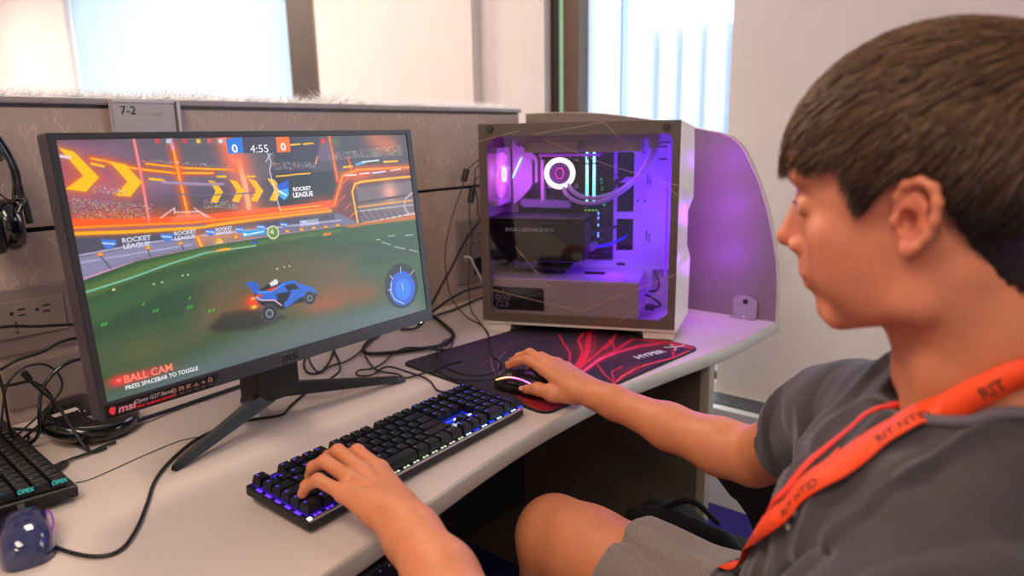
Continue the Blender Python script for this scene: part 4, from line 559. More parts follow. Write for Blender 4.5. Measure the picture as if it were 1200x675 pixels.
def etch(a, b2, w=0.0006):
    a = Vector((a[0], -0.0042, a[1])); c = Vector((b2[0], -0.0042, b2[1])); d = (c-a).normalized(); s = Vector((-d.z, 0, d.x))*w
    m.add([(a-s)[:], (c-s)[:], (c+s)[:], (a+s)[:]], [(0,1,2,3)], ETCH)
for a, c in (((0.0, 0.452), (0.10, 0.475)), ((0.13, 0.466), (0.29, 0.489)), ((0.29, 0.489), (0.375, 0.405)), ((0.375, 0.405), (0.452, 0.33)), ((0.155, 0.455), (0.305, 0.395)), ((0.305, 0.395), (0.452, 0.352)), ((0.02, 0.105), (0.24, 0.060)), ((0.24, 0.060), (0.452, 0.155)), ((0.33, 0.04), (0.44, 0.13)), ((0.085, 0.21), (0.165, 0.115))): etch(a, c, 0.0005)
m.obj('etched_lines', gb)
for x, z in ((0.029, 0.480), (0.424, 0.477)):
    m = MB(); m.cyl((x, -0.0035, z), (x, -0.007, z), 0.0075, BLACKG, n=20); m.cyl((x, -0.007, z), (x, -0.0075, z), 0.0055, mat('screw_face', (60, 56, 60), 0.3), n=20); m.obj('thumb_screw', gb)
# faceted front
m = MB()
near = [(0.0, Hh), (0.006, 0.34), (0.004, 0.163), (0.0, 0.022)]
V = {'a': (L, 0, Hh), 'b': (L, 0, 0.350), 'c': (L, 0, 0.170), 'd': (L, 0, 0.020),
     'A': (L+0.026, 0.10, Hh-0.014), 'A2': (L+0.028, 0.105, 0.430), 'B': (L+0.030, 0.11, 0.318), 'B2': (L+0.018, 0.11, 0.284), 'C2': (L+0.019, 0.11, 0.205), 'C': (L+0.027, 0.11, 0.178), 'D': (L+0.026, 0.10, 0.040), 'D2': (L+0.004, 0.06, 0.004)}
far = {k+'f': (L, D_, v[2]) for k, v in V.items() if k in 'abcd'}
V.update(far); V['df'] = (L, D_, 0.02)
ks = list(V); ix = {k: i for i, k in enumerate(ks)}
F = ['aAA2', 'aA2Bb', 'bBB2', 'bB2C2c', 'cC2C', 'cCDd', 'dDD2', 'afA2A', 'afbfBA2', 'bfB2B', 'bfcfC2B2', 'cfCC2', 'cfdfDC', 'dfD2D', 'aafA', 'dD2df']
def parse(s):
    out = []; i = 0
    while i < len(s):
        t = s[i]; i += 1
        while i < len(s) and s[i] in '2f': t += s[i]; i += 1
        out.append(ix[t])
    return out
m.add([V[k] for k in ks], [parse(f) for f in F], WP); m.obj('front_panel', pc)
for x0, x1, zb in ((0.004, 0.068, -.0028), (0.385, L+0.002, 0.0)):
    m = MB(); m.prism([(x0, 0.006, zb), (x1-0.004, 0.006, zb), (x1, 0.006, 0.018), (x0-0.003, 0.006, 0.018)], (0, D_-0.03, 0), WP); m.obj('foot', pc)
# radiator and its fans under the roof
AL = mat('taupe_radiator', (176, 158, 150), 0.45, var=0.04)
m = MB(); m.box((0.075, 0.030, 0.452), (0.395, 0.155, 0.478), AL, None, 0.002); m.box((0.385, 0.040, 0.430), (0.405, 0.140, 0.478), AL, None, 0.003); m.obj('radiator', pc)
for x in (0.100, 0.238):
    m = MB(); m.box((x, 0.034, 0.424), (x+0.128, 0.040, 0.451), AL, None, 0.002); m.box((x, 0.148, 0.424), (x+0.128, 0.154, 0.451), AL); m.box((x, 0.034, 0.424), (x+0.006, 0.154, 0.451), AL); m.box((x+0.122, 0.034, 0.424), (x+0.128, 0.154, 0.451), AL)
    m.lathe([(0.020, 0.428), (0.020, 0.446)], AL, (x+0.064, 0.094, 0)); m.obj('radiator_fan', pc)
# rear fan (glowing rotor)
PK = emis('pink_white_glow', (236, 150, 255), 5.0)
m = MB(); m.box((0.008, 0.030, 0.30), (0.034, 0.150, 0.312), WIN); m.box((0.008, 0.030, 0.424), (0.034, 0.150, 0.436), WIN); m.box((0.008, 0.148, 0.30), (0.034, 0.156, 0.436), WIN); m.obj('rear_fan_frame', pc)
m = MB()
c = Vector((0.030, 0.090, 0.372))
for k in range(9):
    a = 2*PI*k/9
    p = [c+Vector((0, math.cos(a+t)*r, math.sin(a+t)*r))+Vector((dx, 0, 0)) for r, t, dx in ((0.018, 0, 0), (0.056, 0.15, 0.004), (0.056, 0.75, -0.008), (0.018, 0.55, -0.006))]
    m.add([q[:] for q in p], [(0,1,2,3)], mat('frosted_rotor', (240, 210, 250), 0.4, emit=(214, 120, 255), es=0.8))
m.lathe([(.018, .0), (.059, .0), (.059, .002), (.018, .002)], mat('frosted_rotor_disc', (235, 200, 250), 0.4, emit=(206, 110, 255), es=0.7), (.026, .09, .372), (1, 0, 0), n=48)
rf = m.obj('rear_fan', pc)
m = MB(); m.lathe([(0.011, 0.0), (0.019, 0.0), (0.019, 0.004), (0.011, 0.004)], PK, (0.032, 0.090, 0.372), (1,0,0)); m.obj('fan_light_ring', rf)
# motherboard, covers
m = MB(); PCB = mat('black_circuit_board', (22, 20, 30), 0.45, var=0.3, vscale=90); m.box((0.045, D_-0.036, 0.150), (0.290, D_-0.031, 0.425), PCB)
for _ in range(170):
    x = random.uniform(0.06, 0.28); z = random.uniform(0.155, 0.42); w = random.uniform(.002, .008); hh = random.uniform(.002, .006)
    m.box((x, D_-0.036-random.uniform(.001, .006), z), (x+w, D_-0.036, z+hh), random.choice([mat('dark_chip', (30, 28, 40), .5), mat('grey_component', (110, 100, 130), .4), mat('dark_chip', (30, 28, 40), .5), mat('cyan_solder', (60, 120, 130), .4)]))
m.obj('motherboard', pc)
IOC = mat('white_heat_cover', (222, 205, 226), 0.35)
m = MB(); m.prism([(0.040, 0.150, 0.450), (0.064, 0.150, 0.430), (0.084, 0.150, 0.412), (0.090, 0.150, 0.404), (0.090, 0.150, 0.345), (0.084, 0.150, 0.333), (0.050, 0.150, 0.298), (0.040, 0.150, 0.292)], (0, 0.032, 0), IOC)
m.prism([(0.062, 0.1485, 0.440), (0.098, 0.1485, 0.415), (0.104, 0.1485, 0.404), (0.104, 0.1485, 0.352), (0.098, 0.1485, 0.345), (0.098, 0.1485, 0.40), (0.060, 0.1485, 0.434)], (0, 0.03, 0), IOC)
for k in range(5): m.box((0.095+0.001*k, 0.146, 0.318+k*0.007), (0.112, 0.150, 0.321+k*0.007), PCB)
m.box((0.112, 0.150, 0.30), (0.120, 0.180, 0.415), mat('pink_white_cover', (235, 190, 225), .35))
io = m.obj('io_cover', pc)
m = MB(); m.prism([(0.0620, 0.1475, 0.4090), (0.0655, 0.1475, 0.4110), (0.0405, 0.1475, 0.3590), (0.0385, 0.1475, 0.3600)], (0, 0.002, 0), emis('ice_blue_glow', (150, 210, 255), 4.0)); m.obj('light_strip', io)
m = MB(); m.box((0.115, 0.120, 0.412), (0.262, 0.175, 0.4185), mat('magenta_fin_block', (225, 130, 220), .4)); 
for k in range(16): m.box((0.120+k*0.008, 0.125, 0.404), (0.1235+k*0.008, 0.165, 0.412), PCB)
m.obj('heatsink', pc)
# pump block with white ring
m = MB(); m.cyl((0.166, 0.178, 0.372), (0.166, 0.125, 0.372), 0.034, mat('grey_lilac_plastic2', (150, 130, 165), 0.35), n=40); m.cyl((0.166, 0.125, 0.372), (0.166, 0.122, 0.372), 0.0275, mat('pump_face', (128, 96, 140), 0.35), n=40)
for dx, dz in ((-1, 1), (1, 1), (-1, -1), (1, -1)): m.box((0.166+dx*.034-.006, 0.165, 0.372+dz*.034-.006), (0.166+dx*.034+.006, 0.178, 0.372+dz*.034+.006), CHROME, None, .001)
pu = m.obj('cooling_pump', pc)
m = MB(); m.lathe([(0.0275, 0.0), (0.0275, 0.006), (0.0375, 0.006), (0.0375, 0.0)], emis('white_ring_glow', (255, 236, 255), 5.0), (0.166, 0.125, 0.372), (0,-1,0), n=48); m.obj('light_ring', pu)
m = MB()
hexp = [(0.166+0.0095*math.cos(a)*(.85), 0.1205, 0.372+0.0125*math.sin(a)) for a in [PI/6*i+PI/12 for i in range(12)]]
hexp = [(0.166-0.006, .1205, .372+.012), (0.166+.006, .1205, .372+.012), (0.166+.0095, .1205, .372+.005), (0.166+.0095, .1205, .372-.005), (0.166+.006, .1205, .372-.012), (0.166-.006, .1205, .372-.012), (0.166-.0095, .1205, .372-.005), (0.166-.0095, .1205, .372+.005)]
m.tube(hexp, 0.0007, emis('magenta_glow', (255, 40, 200), 3.0), n=6, closed=True); m.obj('pump_emblem', pu)
def rgb_mat():
    m = bpy.data.materials.new('rainbow_memory_glow'); m.use_nodes = True; nt = m.node_tree; b = nt.nodes['Principled BSDF']
    tc = nt.nodes.new('ShaderNodeTexCoord'); sp = nt.nodes.new('ShaderNodeSeparateXYZ'); nt.links.new(tc.outputs['Object'], sp.inputs[0])
    mr = nt.nodes.new('ShaderNodeMapRange'); mr.inputs['From Min'].default_value = 0.295; mr.inputs['From Max'].default_value = 0.43; nt.links.new(sp.outputs['Z'], mr.inputs['Value'])
    cr = nt.nodes.new('ShaderNodeValToRGB'); el = cr.color_ramp.elements; el[0].color = lin((120, 255, 80)); el[1].color = lin((110, 215, 255)); e2 = el.new(0.25); e2.color = lin((60, 255, 210)); e3 = el.new(0.6); e3.color = lin((130, 240, 255))
    nt.links.new(mr.outputs[0], cr.inputs[0]); nt.links.new(cr.outputs[0], b.inputs['Emission Color']); b.inputs['Emission Strength'].default_value = 5.0; return m
RGB = rgb_mat()
for x in (0.228, 0.2455):
    m = MB(); m.box((x-0.001, 0.140, 0.296), (x+0.0065, 0.180, 0.428), mat('memory_shell', (30, 50, 58), 0.4)); r = m.obj('memory_stick', pc)
    m = MB(); m.box((x, 0.136, 0.296), (x+0.0052, 0.140, 0.309), RGB, None, .0006); m.box((x, 0.136, 0.313), (x+0.0052, 0.140, 0.392), RGB, None, .0006); m.box((x, 0.136, 0.396), (x+0.0052, 0.140, 0.428), RGB, None, .0006); m.obj('light_bar', r)
for k in range(8):
    m = MB() if k == 0 else m
    m.box((0.2585+0.0012*k, 0.170, 0.352-k*0.009), (0.2625+0.0012*k, 0.176, 0.356-k*0.009), emis('teal_glow', (40, 220, 210), 1.2))
m.obj('teal_lights', pc)
# graphics card
GC = mat('graphics_card_shroud', (15, 14, 17), 0.5, spec=.3)
gx = MB(); gx.box((0.008, 0.050, 0.166), (0.226, 0.155, 0.262), GC, None, 0.003); gx.box((0.008, 0.044, 0.266), (0.236, 0.160, 0.2725), mat('backplate_grey', (58, 48, 70), 0.3), None, 0.002)
gx.box((0.215, 0.055, 0.17), (0.240, 0.15, 0.258), mat('copper_dark', (40, 22, 26), 0.5)); g = gx.obj('graphics_card', pc)
m = MB(); textmesh('EVGA | GEFORCE RTX', 0.0118, m, mat('card_print', (150, 140, 150), 0.4, emit=(150, 140, 150), es=0.6), frame((0.046, 0.0493, 0.238), (1,0,0), (0,0,1)), sx=1.03); m.obj('lettering', g)
m = MB(); m.prism([(0.060, 0.150, 0.306), (0.180, 0.150, 0.302), (0.186, 0.150, 0.296), (0.186, 0.150, 0.284), (0.066, 0.150, 0.286), (0.058, 0.150, 0.294)], (0, 0.03, 0), mat('grey_lilac_heat_cover', (150, 138, 170), 0.35)); m.obj('drive_heat_cover', pc)
m = MB(); m.prism([(0.128, 0.120, 0.205), (0.250, 0.120, 0.199), (0.256, 0.120, 0.192), (0.250, 0.120, 0.182), (0.134, 0.120, 0.186), (0.124, 0.120, 0.196)], (0, 0.05, 0), mat('grey_lilac_heat_cover', (150, 138, 170), 0.35)); m.obj('lower_heat_cover', pc)
m = MB(); BL = emis('blue_diode_glow', (90, 130, 255), 6.0)
for k, z in enumerate((0.270, 0.259, 0.241, 0.222, 0.214)): m.box((0.2575, 0.140, z), (0.2600, 0.144, z+0.006), BL)
for k in range(4): m.box((0.225+k*0.009, 0.140, 0.2795), (0.229+k*0.009, 0.144, 0.2815), emis('green_diode_glow', (120, 230, 60), 2.0))
m.obj('diode_strip', pc)
m = MB(); CV = mat('slot_cover_steel', (150, 142, 140), 0.35, metal=.5)
m.box((0.012, 0.10, 0.120), (0.034, 0.17, 0.262), HOLE)
for k in range(5): m.prism([(0.013, 0.098, 0.128+k*0.018), (0.034, 0.098, 0.136+k*0.018), (0.034, 0.098, 0.139+k*0.018), (0.013, 0.098, 0.131+k*0.018)], (0, .004, 0), CV)
m.obj('slot_covers', pc)
m = MB(); m.box((0.060, 0.120, 0.150), (0.115, 0.150, 0.162), BLACK); m.box((0.115, 0.06, 0.146), (0.20, 0.12, 0.152), BLACK); m.prism([(0.10, 0.10, 0.156), (0.12, 0.10, 0.168), (0.13, 0.10, 0.160), (0.11, 0.10, 0.150)], (0, .01, 0), WIN)
m.obj('card_connector', pc)
# power supply shroud and its label
SH = mat('white_shroud', (220, 208, 208), 0.42)
m = MB(); m.box((0.004, 0.020, 0.030), (0.372, D_-0.031, 0.128), SH, None, 0.003)
for x in (0.05, 0.13, 0.23): m.box((x, 0.10, 0.1275), (x+0.05, 0.13, 0.1290), HOLE)
for x in (0.24, 0.34): m.cyl((x, 0.04, 0.1275), (x, 0.04, 0.1288), 0.003, HOLE, n=12)
sh = m.obj('power_supply_shroud', pc)
m = MB(); m.prism([(0.020, 0.0195, 0.107), (0.142, 0.0195, 0.106), (0.147, 0.0195, 0.101), (0.147, 0.0195, 0.050), (0.034, 0.0195, 0.050), (0.020, 0.0195, 0.058)], (0, -0.0015, 0), mat('label_black', (26, 22, 28), 0.3)); 
LP_ = mat('label_grey_print', (160, 150, 164), 0.5)
for s_, z, sz in (('VGA', 0.0905, 0.014), ('1000', 0.0745, 0.0185), ('G3', 0.056, 0.021)): textmesh(s_[1:] if s_ != 'G3' else s_, sz, m, LP_, frame((0.026, 0.0178, z), (1,0,0), (0,0,1)), sx=1.35, bold=.0003)
m.obj('power_supply_label', sh)
# hoses and cables
HO = mat('grey_white_hose', (196, 184, 200), 0.4, bump=.3)
for off, r in (((0, 0, 0), 0.0052), ((0.010, 0.004, 0.012), 0.0052)):
    m = MB(); p = [(0.176, 0.122, 0.338), (0.186, 0.108, 0.322), (0.212, 0.098, 0.306), (0.25, 0.090, 0.303), (0.29, 0.086, 0.314), (0.33, 0.084, 0.338), (0.362, 0.082, 0.372), (0.382, 0.082, 0.408), (0.388, 0.084, 0.436)]
    m.tube(smoothpath([(x+off[0], y+off[1], z+off[2]*(.4 if i > 5 else 1)) for i, (x, y, z) in enumerate(p)], 6), r, HO, n=12); m.obj('cooling_hose', pc)
m = MB()
for k in range(7): m.tube(smoothpath([(0.262, 0.165, 0.350-k*.006), (0.282, 0.160-k*.001, 0.345-k*.004), (0.304, 0.165, 0.356-k*.0015), (0.322, 0.200, 0.362)], 5), 0.0018, BLACK, n=6)
m.tube(smoothpath([(0.18, 0.10, 0.248), (0.21, 0.085, 0.236), (0.26, 0.10, 0.234), (0.30, 0.16, 0.238), (0.32, 0.20, 0.245)], 6), 0.0035, BLACK, n=8)
m.tube(smoothpath([(0.256, 0.13, 0.192), (0.28, 0.15, 0.194), (0.305, 0.17, 0.202), (0.322, 0.20, 0.21)], 6), 0.0035, mat('blue_cable', (40, 60, 220), .4), n=8)
m.obj('power_cables', pc)
m = MB(); 
m.tube(smoothpath([(0.395, 0.17, 0.128), (0.41, 0.12, 0.112), (0.408, 0.10, 0.095), (0.388, 0.12, 0.086)], 6), 0.0022, mat('navy_cable', (24, 24, 60), .4), n=7)
m.tube(smoothpath([(0.382, 0.10, 0.082), (0.405, 0.08, 0.076), (0.418, 0.08, 0.062), (0.398, 0.10, 0.050)], 6), 0.0026, mat('navy_cable', (24, 24, 60), .4), n=7)
m.box((0.380, 0.09, 0.046), (0.402, 0.13, 0.052), mat('navy_cable', (24, 24, 60), .4)); m.obj('lower_cables', pc)
def plight(name, loc, col, e, r=0.02, parent=pc):
    l = bpy.data.lights.new(name, 'POINT'); l.color = lin(col)[:3]; l.energy = e; l.shadow_soft_size = r
    o = bpy.data.objects.new(name, l); COL.objects.link(o); o.parent = parent; o.location = loc; return o
m = MB(); m.box((0.425, 0.06, 0.14), (0.430, 0.066, 0.44), emis('violet_strip_glow', (110, 30, 255), 2.5)); m.obj('violet_light_strip', pc)
plight('case_light', (0.405, 0.075, 0.30), (95, 14, 255), 1.15); plight('case_light', (0.33, 0.06, 0.40), (100, 18, 255), 0.6); plight('case_light', (0.09, 0.07, 0.35), (190, 50, 255), 0.40); plight('case_light', (0.30, 0.10, 0.17), (100, 20, 255), 0.5); plight('case_light', (0.42, 0.10, 0.08), (120, 30, 255), 0.12)
m = MB(); m.box((L-.002, D_-.0025, .10), (L+.004, D_+.0005, .42), emis('violet_vent_glow', (170, 60, 255), 2.5)); m.obj('side_vent_light', pc)
for zz in (.14, .27, .40): plight('vent_light', (L+.045, D_-.030, zz), (160, 34, 255), 0.5, r=.03)
# ------------------------------------------------------------------ mouse pad
pd = empty('mouse_pad', (0.8953, 0.6769, DT+0.0004), -0.087, 'black mouse pad with red swirls half under the white computer', 'mouse pad')
pimg = np.zeros((206, 254, 3))+np.array([34, 22, 38])/255.0
def paint_over(ops, img):
    base = paint(ops, img.shape[1], img.shape[0]); return base
PAD_BASE = [('p', (34, 22, 40), 1, 1, [(-50, -50), (1050, -50), (1050, 1050), (-50, 1050)])]
pimg = paint(PAD_BASE+PAD_OPS, 340, 276)
pm = mat('printed_pad_cloth', (30, 20, 30), 0.75, vattr='picture', var=0.06, vscale=500, bump=.2, bscale=1500)
def rrect(w, h, r, z, n=6, inset=0):
    out = []
    for cx, cy, a0 in ((w-r, h-r, 0), (r, h-r, PI/2), (r, r, PI), (w-r, r, 1.5*PI)):
        for k in range(n+1):
            a = a0+k/n*PI/2; out.append((cx+(r-inset)*math.cos(a), cy+(r-inset)*math.sin(a), z))
    return out
m = MB(); m.prism(rrect(.5075, .412, .022, 0.0), (0, 0, 0.0026), mat('pad_rubber', (16, 14, 18), 0.8)); m.tube(rrect(.5075, .412, .022, .0027, inset=.0015), 0.0014, mat('pad_stitching', (12, 12, 14), 0.7), n=6, closed=True); m.obj('rubber_base', pd)
pc_ = painted_panel('cloth_surface', pimg, .5075-.006, .412-.006, pm, pd, Matrix.Translation((.003, .003, .0029)), round_r=.019)
m = MB(); textmesh('HYPER', 0.027, m, WPRINT, frame((.352, .055, .0032), (.98,-.2,0), (.2,.98,0)), bold=.0008, sx=1.05)
m.obj('logo', pd); m = MB()
m.tube(smoothpath([(x+.047, y-.082, .0033) for x, y in ((.406, .112), (.420, .118), (.430, .130), (.436, .142))], 5), .0014, WPRINT, n=4)
m.tube(smoothpath([(x+.047, y-.082, .0033) for x, y in ((.410, .142), (.418, .132), (.432, .122), (.452, .117))], 5), .0014, WPRINT, n=4)
m.obj('logo', pd)

# ------------------------------------------------------------------ keyboards
def keycap_mesh(w, d, h, matl, leg, name, glow=None):
    b = MB(); t = .0022; tb = .0012
    vs = []
    for z, ix, iy0, iy1 in ((0, 0, 0, 0), (h*.45, .0006, .0005, .0005), (h, t, t*.8, t*.55)):
        vs += [(ix, iy0, z), (w-ix, iy0, z), (w-ix, d-iy1, z), (ix, d-iy1, z)]
    fs = []
    for r in (0, 4):
        for k in range(4): l = (k+1) % 4; fs.append((r+k, r+l, r+4+l, r+4+k))
    vs += [(t+.0012, t*.8+.0012, h-.0005), (w-t-.0012, t*.8+.0012, h-.0005), (w-t-.0012, d-t*.55-.0012, h-.0005), (t+.0012, d-t*.55-.0012, h-.0005)]
    for k in range(4): l = (k+1) % 4; fs.append((8+k, 8+l, 12+l, 12+k))
    fs.append((12, 13, 14, 15)); b.add(vs, fs, matl)
    if leg:
        cx = t+.0024; cy = d-t*.55-.0048
        b.box((cx, cy, h-.00045), (cx+min(.0035, w*.25), cy+.0007, h-.0003), leg); b.box((cx, cy+.0014, h-.00045), (cx+.0022, cy+.0026, h-.0003), leg)
    return b
KC = mat('matte_black_keycap', (14, 15, 21), 0.42, spec=.4, bump=.1, bscale=900)
LV = emis('legend_violet', (120, 70, 255), 1.2); LB = emis('legend_blue', (60, 90, 255), 1.6); LW = mat('legend_grey', (120, 120, 130), .5, emit=(120, 120, 140), es=.25); LT = emis('legend_teal', (50, 140, 160), .6)
def build_keyboard(kb, U, W, Dp, x_off, rows, tilt, gfun, part_cap=100, stuff_idx=()):
    M0 = Matrix.Rotation(tilt, 4, 'X')
    cache = {}; n = 0; extra = None; todo = []
    for (y, ks) in rows:
        for (x, w, hh) in ks: todo.append((x, y, w, hh))
    for i, (x, y, w, hh) in enumerate(todo):
        leg = gfun(x*U); kw = w*U-.0012; kd = hh*U-.0012; key = (round(kw, 4), round(kd, 4), leg.name)
        M = M0 @ Matrix.Translation((x_off+x*U+.0006, y, .0205))
        if i in stuff_idx:
            if extra is None: extra = MB()
            kmb = keycap_mesh(kw, kd, .0118, KC, leg, 'k')
            for k, f in enumerate(kmb.f): pass
            o0 = len(extra.v); mi = [extra.idx(q) for q in kmb.m]
            extra.v += [tuple(M @ Vector(p)) for p in kmb.v]; extra.f += [[o0+q for q in f] for f in kmb.f]; extra.mi += [mi[q] for q in kmb.mi]; extra.sm += kmb.sm
            continue
        if key not in cache:
            cache[key] = keycap_mesh(kw, kd, .0118, KC, leg, 'k').obj('keycap', kb, M)
        else:
            c = cache[key].copy(); COL.objects.link(c); c.parent = kb; c.matrix_local = M
    if extra: o = extra.obj('keycap', kb); o['kind'] = 'stuff'
    return todo
KX, KY, KA = .4265, .6829, .0457
kb = empty('keyboard', (KX, KY, DT+0.0004), KA, 'full-size black gaming keyboard lit blue and violet under the left hand', 'keyboard')
U = .01905; W_, D2 = .440, .132; tl = math.radians(3.5)
def gfun(x): return LV if x < .10 else (LW if x < .27 else LB)
R1 = [(0, 1, 1)]+[(2+k, 1, 1) for k in range(4)]+[(6.5+k, 1, 1) for k in range(4)]+[(11+k, 1, 1) for k in range(4)]+[(15.25+k, 1, 1) for k in range(3)]+[(18.5+k, 1, 1) for k in range(4)]
R2 = [(k, 1, 1) for k in range(13)]+[(13, 2, 1)]+[(15.25+k, 1, 1) for k in range(3)]+[(18.5+k, 1, 1) for k in range(4)]
R3 = [(0, 1.5, 1)]+[(1.5+k, 1, 1) for k in range(12)]+[(13.5, 1.5, 1)]+[(15.25+k, 1, 1) for k in range(3)]+[(18.5+k, 1, 1) for k in range(3)]
R4 = [(0, 1.75, 1)]+[(1.75+k, 1, 1) for k in range(11)]+[(12.75, 2.25, 1)]+[(18.5+k, 1, 1) for k in range(3)]
R5 = [(0, 2.25, 1)]+[(2.25+k, 1, 1) for k in range(10)]+[(12.25, 2.75, 1)]+[(16.25, 1, 1)]+[(18.5+k, 1, 1) for k in range(3)]
R6 = [(0, 1.25, 1), (1.25, 1.25, 1), (2.5, 1.25, 1), (3.75, 6.25, 1), (10, 1.25, 1), (11.25, 1.25, 1), (12.5, 1.25, 1), (13.75, 1.25, 1)]+[(15.25+k, 1, 1) for k in range(3)]+[(18.5, 2, 1), (20.5, 1, 1)]
y0 = .0085
rows = [(y0+5*U+.004, R1), (y0+4*U, R2), (y0+3*U, R3), (y0+2*U, R4), (y0+U, R5), (y0, R6)]
rows.append((y0+2*U, [(21.5, 1, 2)])); rows.append((y0, [(21.5, 1, 2)]))
RT = Matrix.Rotation(tl, 4, 'X')
KBODY = mat('keyboard_black_metal', (18, 17, 22), 0.4, metal=.2, bump=.1)
m = MB(); m.box((0, 0.0, 0.004), (W_, D2, 0.0185), KBODY, RT, .0025)
m.box((0.004, 0.01, -0.001), (W_-.004, D2-.01, 0.006), BLACK, RT, .002)
m.box((0.001, -0.0008, 0.0165), (W_-.001, 0.0035, 0.0195), mat('silver_bevel', (190, 186, 196), 0.2, metal=.8), RT, .0008); m.obj('body', kb)
for x in (.05, .37):
    m = MB(); m.box((x, D2-.022, 0.0), (x+.025, D2-.012, .012), BLACK); m.obj('foot', kb)
m = MB(); G1 = emis('violet_key_light', (90, 40, 255), 2.6); G1d = emis('dim_violet_key_light', (60, 30, 200), 0.8); G2 = emis('blue_key_light', (30, 60, 255), 2.6); G3 = emis('white_key_light', (200, 225, 255), 2.2); G4 = emis('pale_yellow_key_light', (230, 235, 200), 1.1); G0 = mat('plate_dark', (22, 22, 34), .4); GO = emis('orange_key_light', (255, 120, 60), 2.5); GG = emis('green_key_light', (130, 230, 80), 2.0)
def strip(x0, x1, y0_, y1_, mt, z=.0186): m.box((x0, y0_, z), (x1, y1_, z+.0006), mt, RT)
for i in range(44):
    x = .006+i*.00975
    mt = G1d if x < .09 else (G0 if x < .30 else emis('dim_blue_key_light', (20, 36, 190), .6))
    strip(x, x+.0093, .010, .125, mt)
for i in range(23):
    x = .009+i*.01905
    mt = G1 if x < .12 else (G4 if x < .28 else (G3 if i % 2 else G2))
    for dx in (0.003, .0095): m.box((x+dx, .0042, .0192), (x+dx+.0038, .0068, .0198), mt, RT)
for (x, y, mt) in ((.290, .052, G2), (.296, .052, G3), (.303, .053, G2), (.312, .053, G2), (.322, .052, G3), (.336, .050, G3), (.345, .050, G2), (.350, .046, G3), (.352, .036, G2), (.300, .026, G2), (.293, .040, G3)): m.box((x, y, .0205), (x+.007, y+.0024, .0222), mt, RT)
for (x, y, mt) in ((.028, .1045, G1), (.118, .1045, GO), (.205, .1045, GG), (.286, .1045, G3)): m.box((x, y, .022), (x+.004, y+.003, .0235), mt, RT)
m.box((.0015, .001, .0195), (.006, .005, .0205), emis('corner_led', (255, 225, 200), 5.0), RT)
for y in (.02, .04, .06, .08, .10): m.box((.0015, y, .0188), (.0045, y+.010, .0196), G1, RT)
m.obj('key_lights', kb)
m = MB()
WS = 1.35
wing = [(.2965, .0335), (.304, .0365), (.312, .0345), (.3145, .0390), (.318, .0345), (.325, .0380), (.3330, .0460), (.3280, .0345), (.3215, .0290), (.3145, .0305), (.307, .0275), (.300, .0300)]
m.prism([((x-.312)*WS+.302, (y-.035)*WS+.037, .0235) for x, y in wing][::-1], (0, 0, .0006), emis('wing_emblem_white', (225, 225, 235), .7), RT); m.obj('wing_emblem', kb)
build_keyboard(kb, U, W_, D2, .0055, rows, tl, gfun, stuff_idx=(74, 75, 91, 92))
# the keyboard standing sideways at the left edge of the picture
k2 = empty('keyboard', (0.285, 1.000, DT+0.0004), PI/2-.03, 'spare black keyboard with teal lettering pushed sideways against the left edge', 'keyboard')
m = MB(); m.box((0, 0, 0.006), (.362, .135, 0.022), BLACK, RT, .003); m.box((.004, .095, -0.0005), (.02, .115, .012), BLACK, None, .001); m.obj('body', k2)
RM = Matrix.Rotation(tl, 4, 'X'); cap = None
for r in range(6):
    for c in range(13):
        x = .008+c*.0265; y = .010+r*.0193
        w = .0253 if c == 0 else .0180
        if c > 0: x = .0345+(c-1)*.0192
        Mx = RM @ Matrix.Translation((x, y, .0235))
        if c == 0: cc = keycap_mesh(w, .0181, .010, BLACK, LT, 'k').obj('keycap', k2, Mx)
        elif cap is None: cap = keycap_mesh(.0180, .0181, .010, BLACK, LW, 'k').obj('keycap', k2, Mx)
        else: cc = cap.copy(); COL.objects.link(cc); cc.parent = k2; cc.matrix_local = Mx
m = MB(); TEAL = emis('teal_legend', (60, 190, 180), .7)
for r in range(2): textmesh('OPEX', .0072, m, TEAL, RM @ frame((.0086, .028+r*.038, .0285), (0, -1, 0), (.25, 0, 1)), bold=.0003)
m.obj('lettering', k2)

# ------------------------------------------------------------------ mice
def mouse_body(w, l, h, mt, name='shell'):
    b = MB(); nu, nv = 28, 20; vs = []
    for j in range(nv+1):
        s = j/nv; a = -PI/2+PI*s; y = math.sin(a)*l/2; env = max(math.cos(a), 0)**.55
        waist = 1-.13*math.exp(-((s-.55)/.18)**2)
        for i in range(nu):
            t = 2*PI*i/nu; c, q = math.cos(t), math.sin(t)
            cx = math.copysign(abs(c)**.75, c)*w/2*env*waist; zz = (math.copysign(abs(q)**.8, q))
            hump = h*(.58+.42*math.sin(min(1, (1-s)*1.15)*PI*.62)) * (env**.9)
            z = hump*max(zz, 0)+.0015 if zz > 0 else .0015*(1+zz)
            vs.append((cx, y, z))
    fs = [[j*nu+i, j*nu+(i+1) % nu, (j+1)*nu+(i+1) % nu, (j+1)*nu+i] for j in range(nv) for i in range(nu)]
    b.add(vs, fs, mt, True); return b
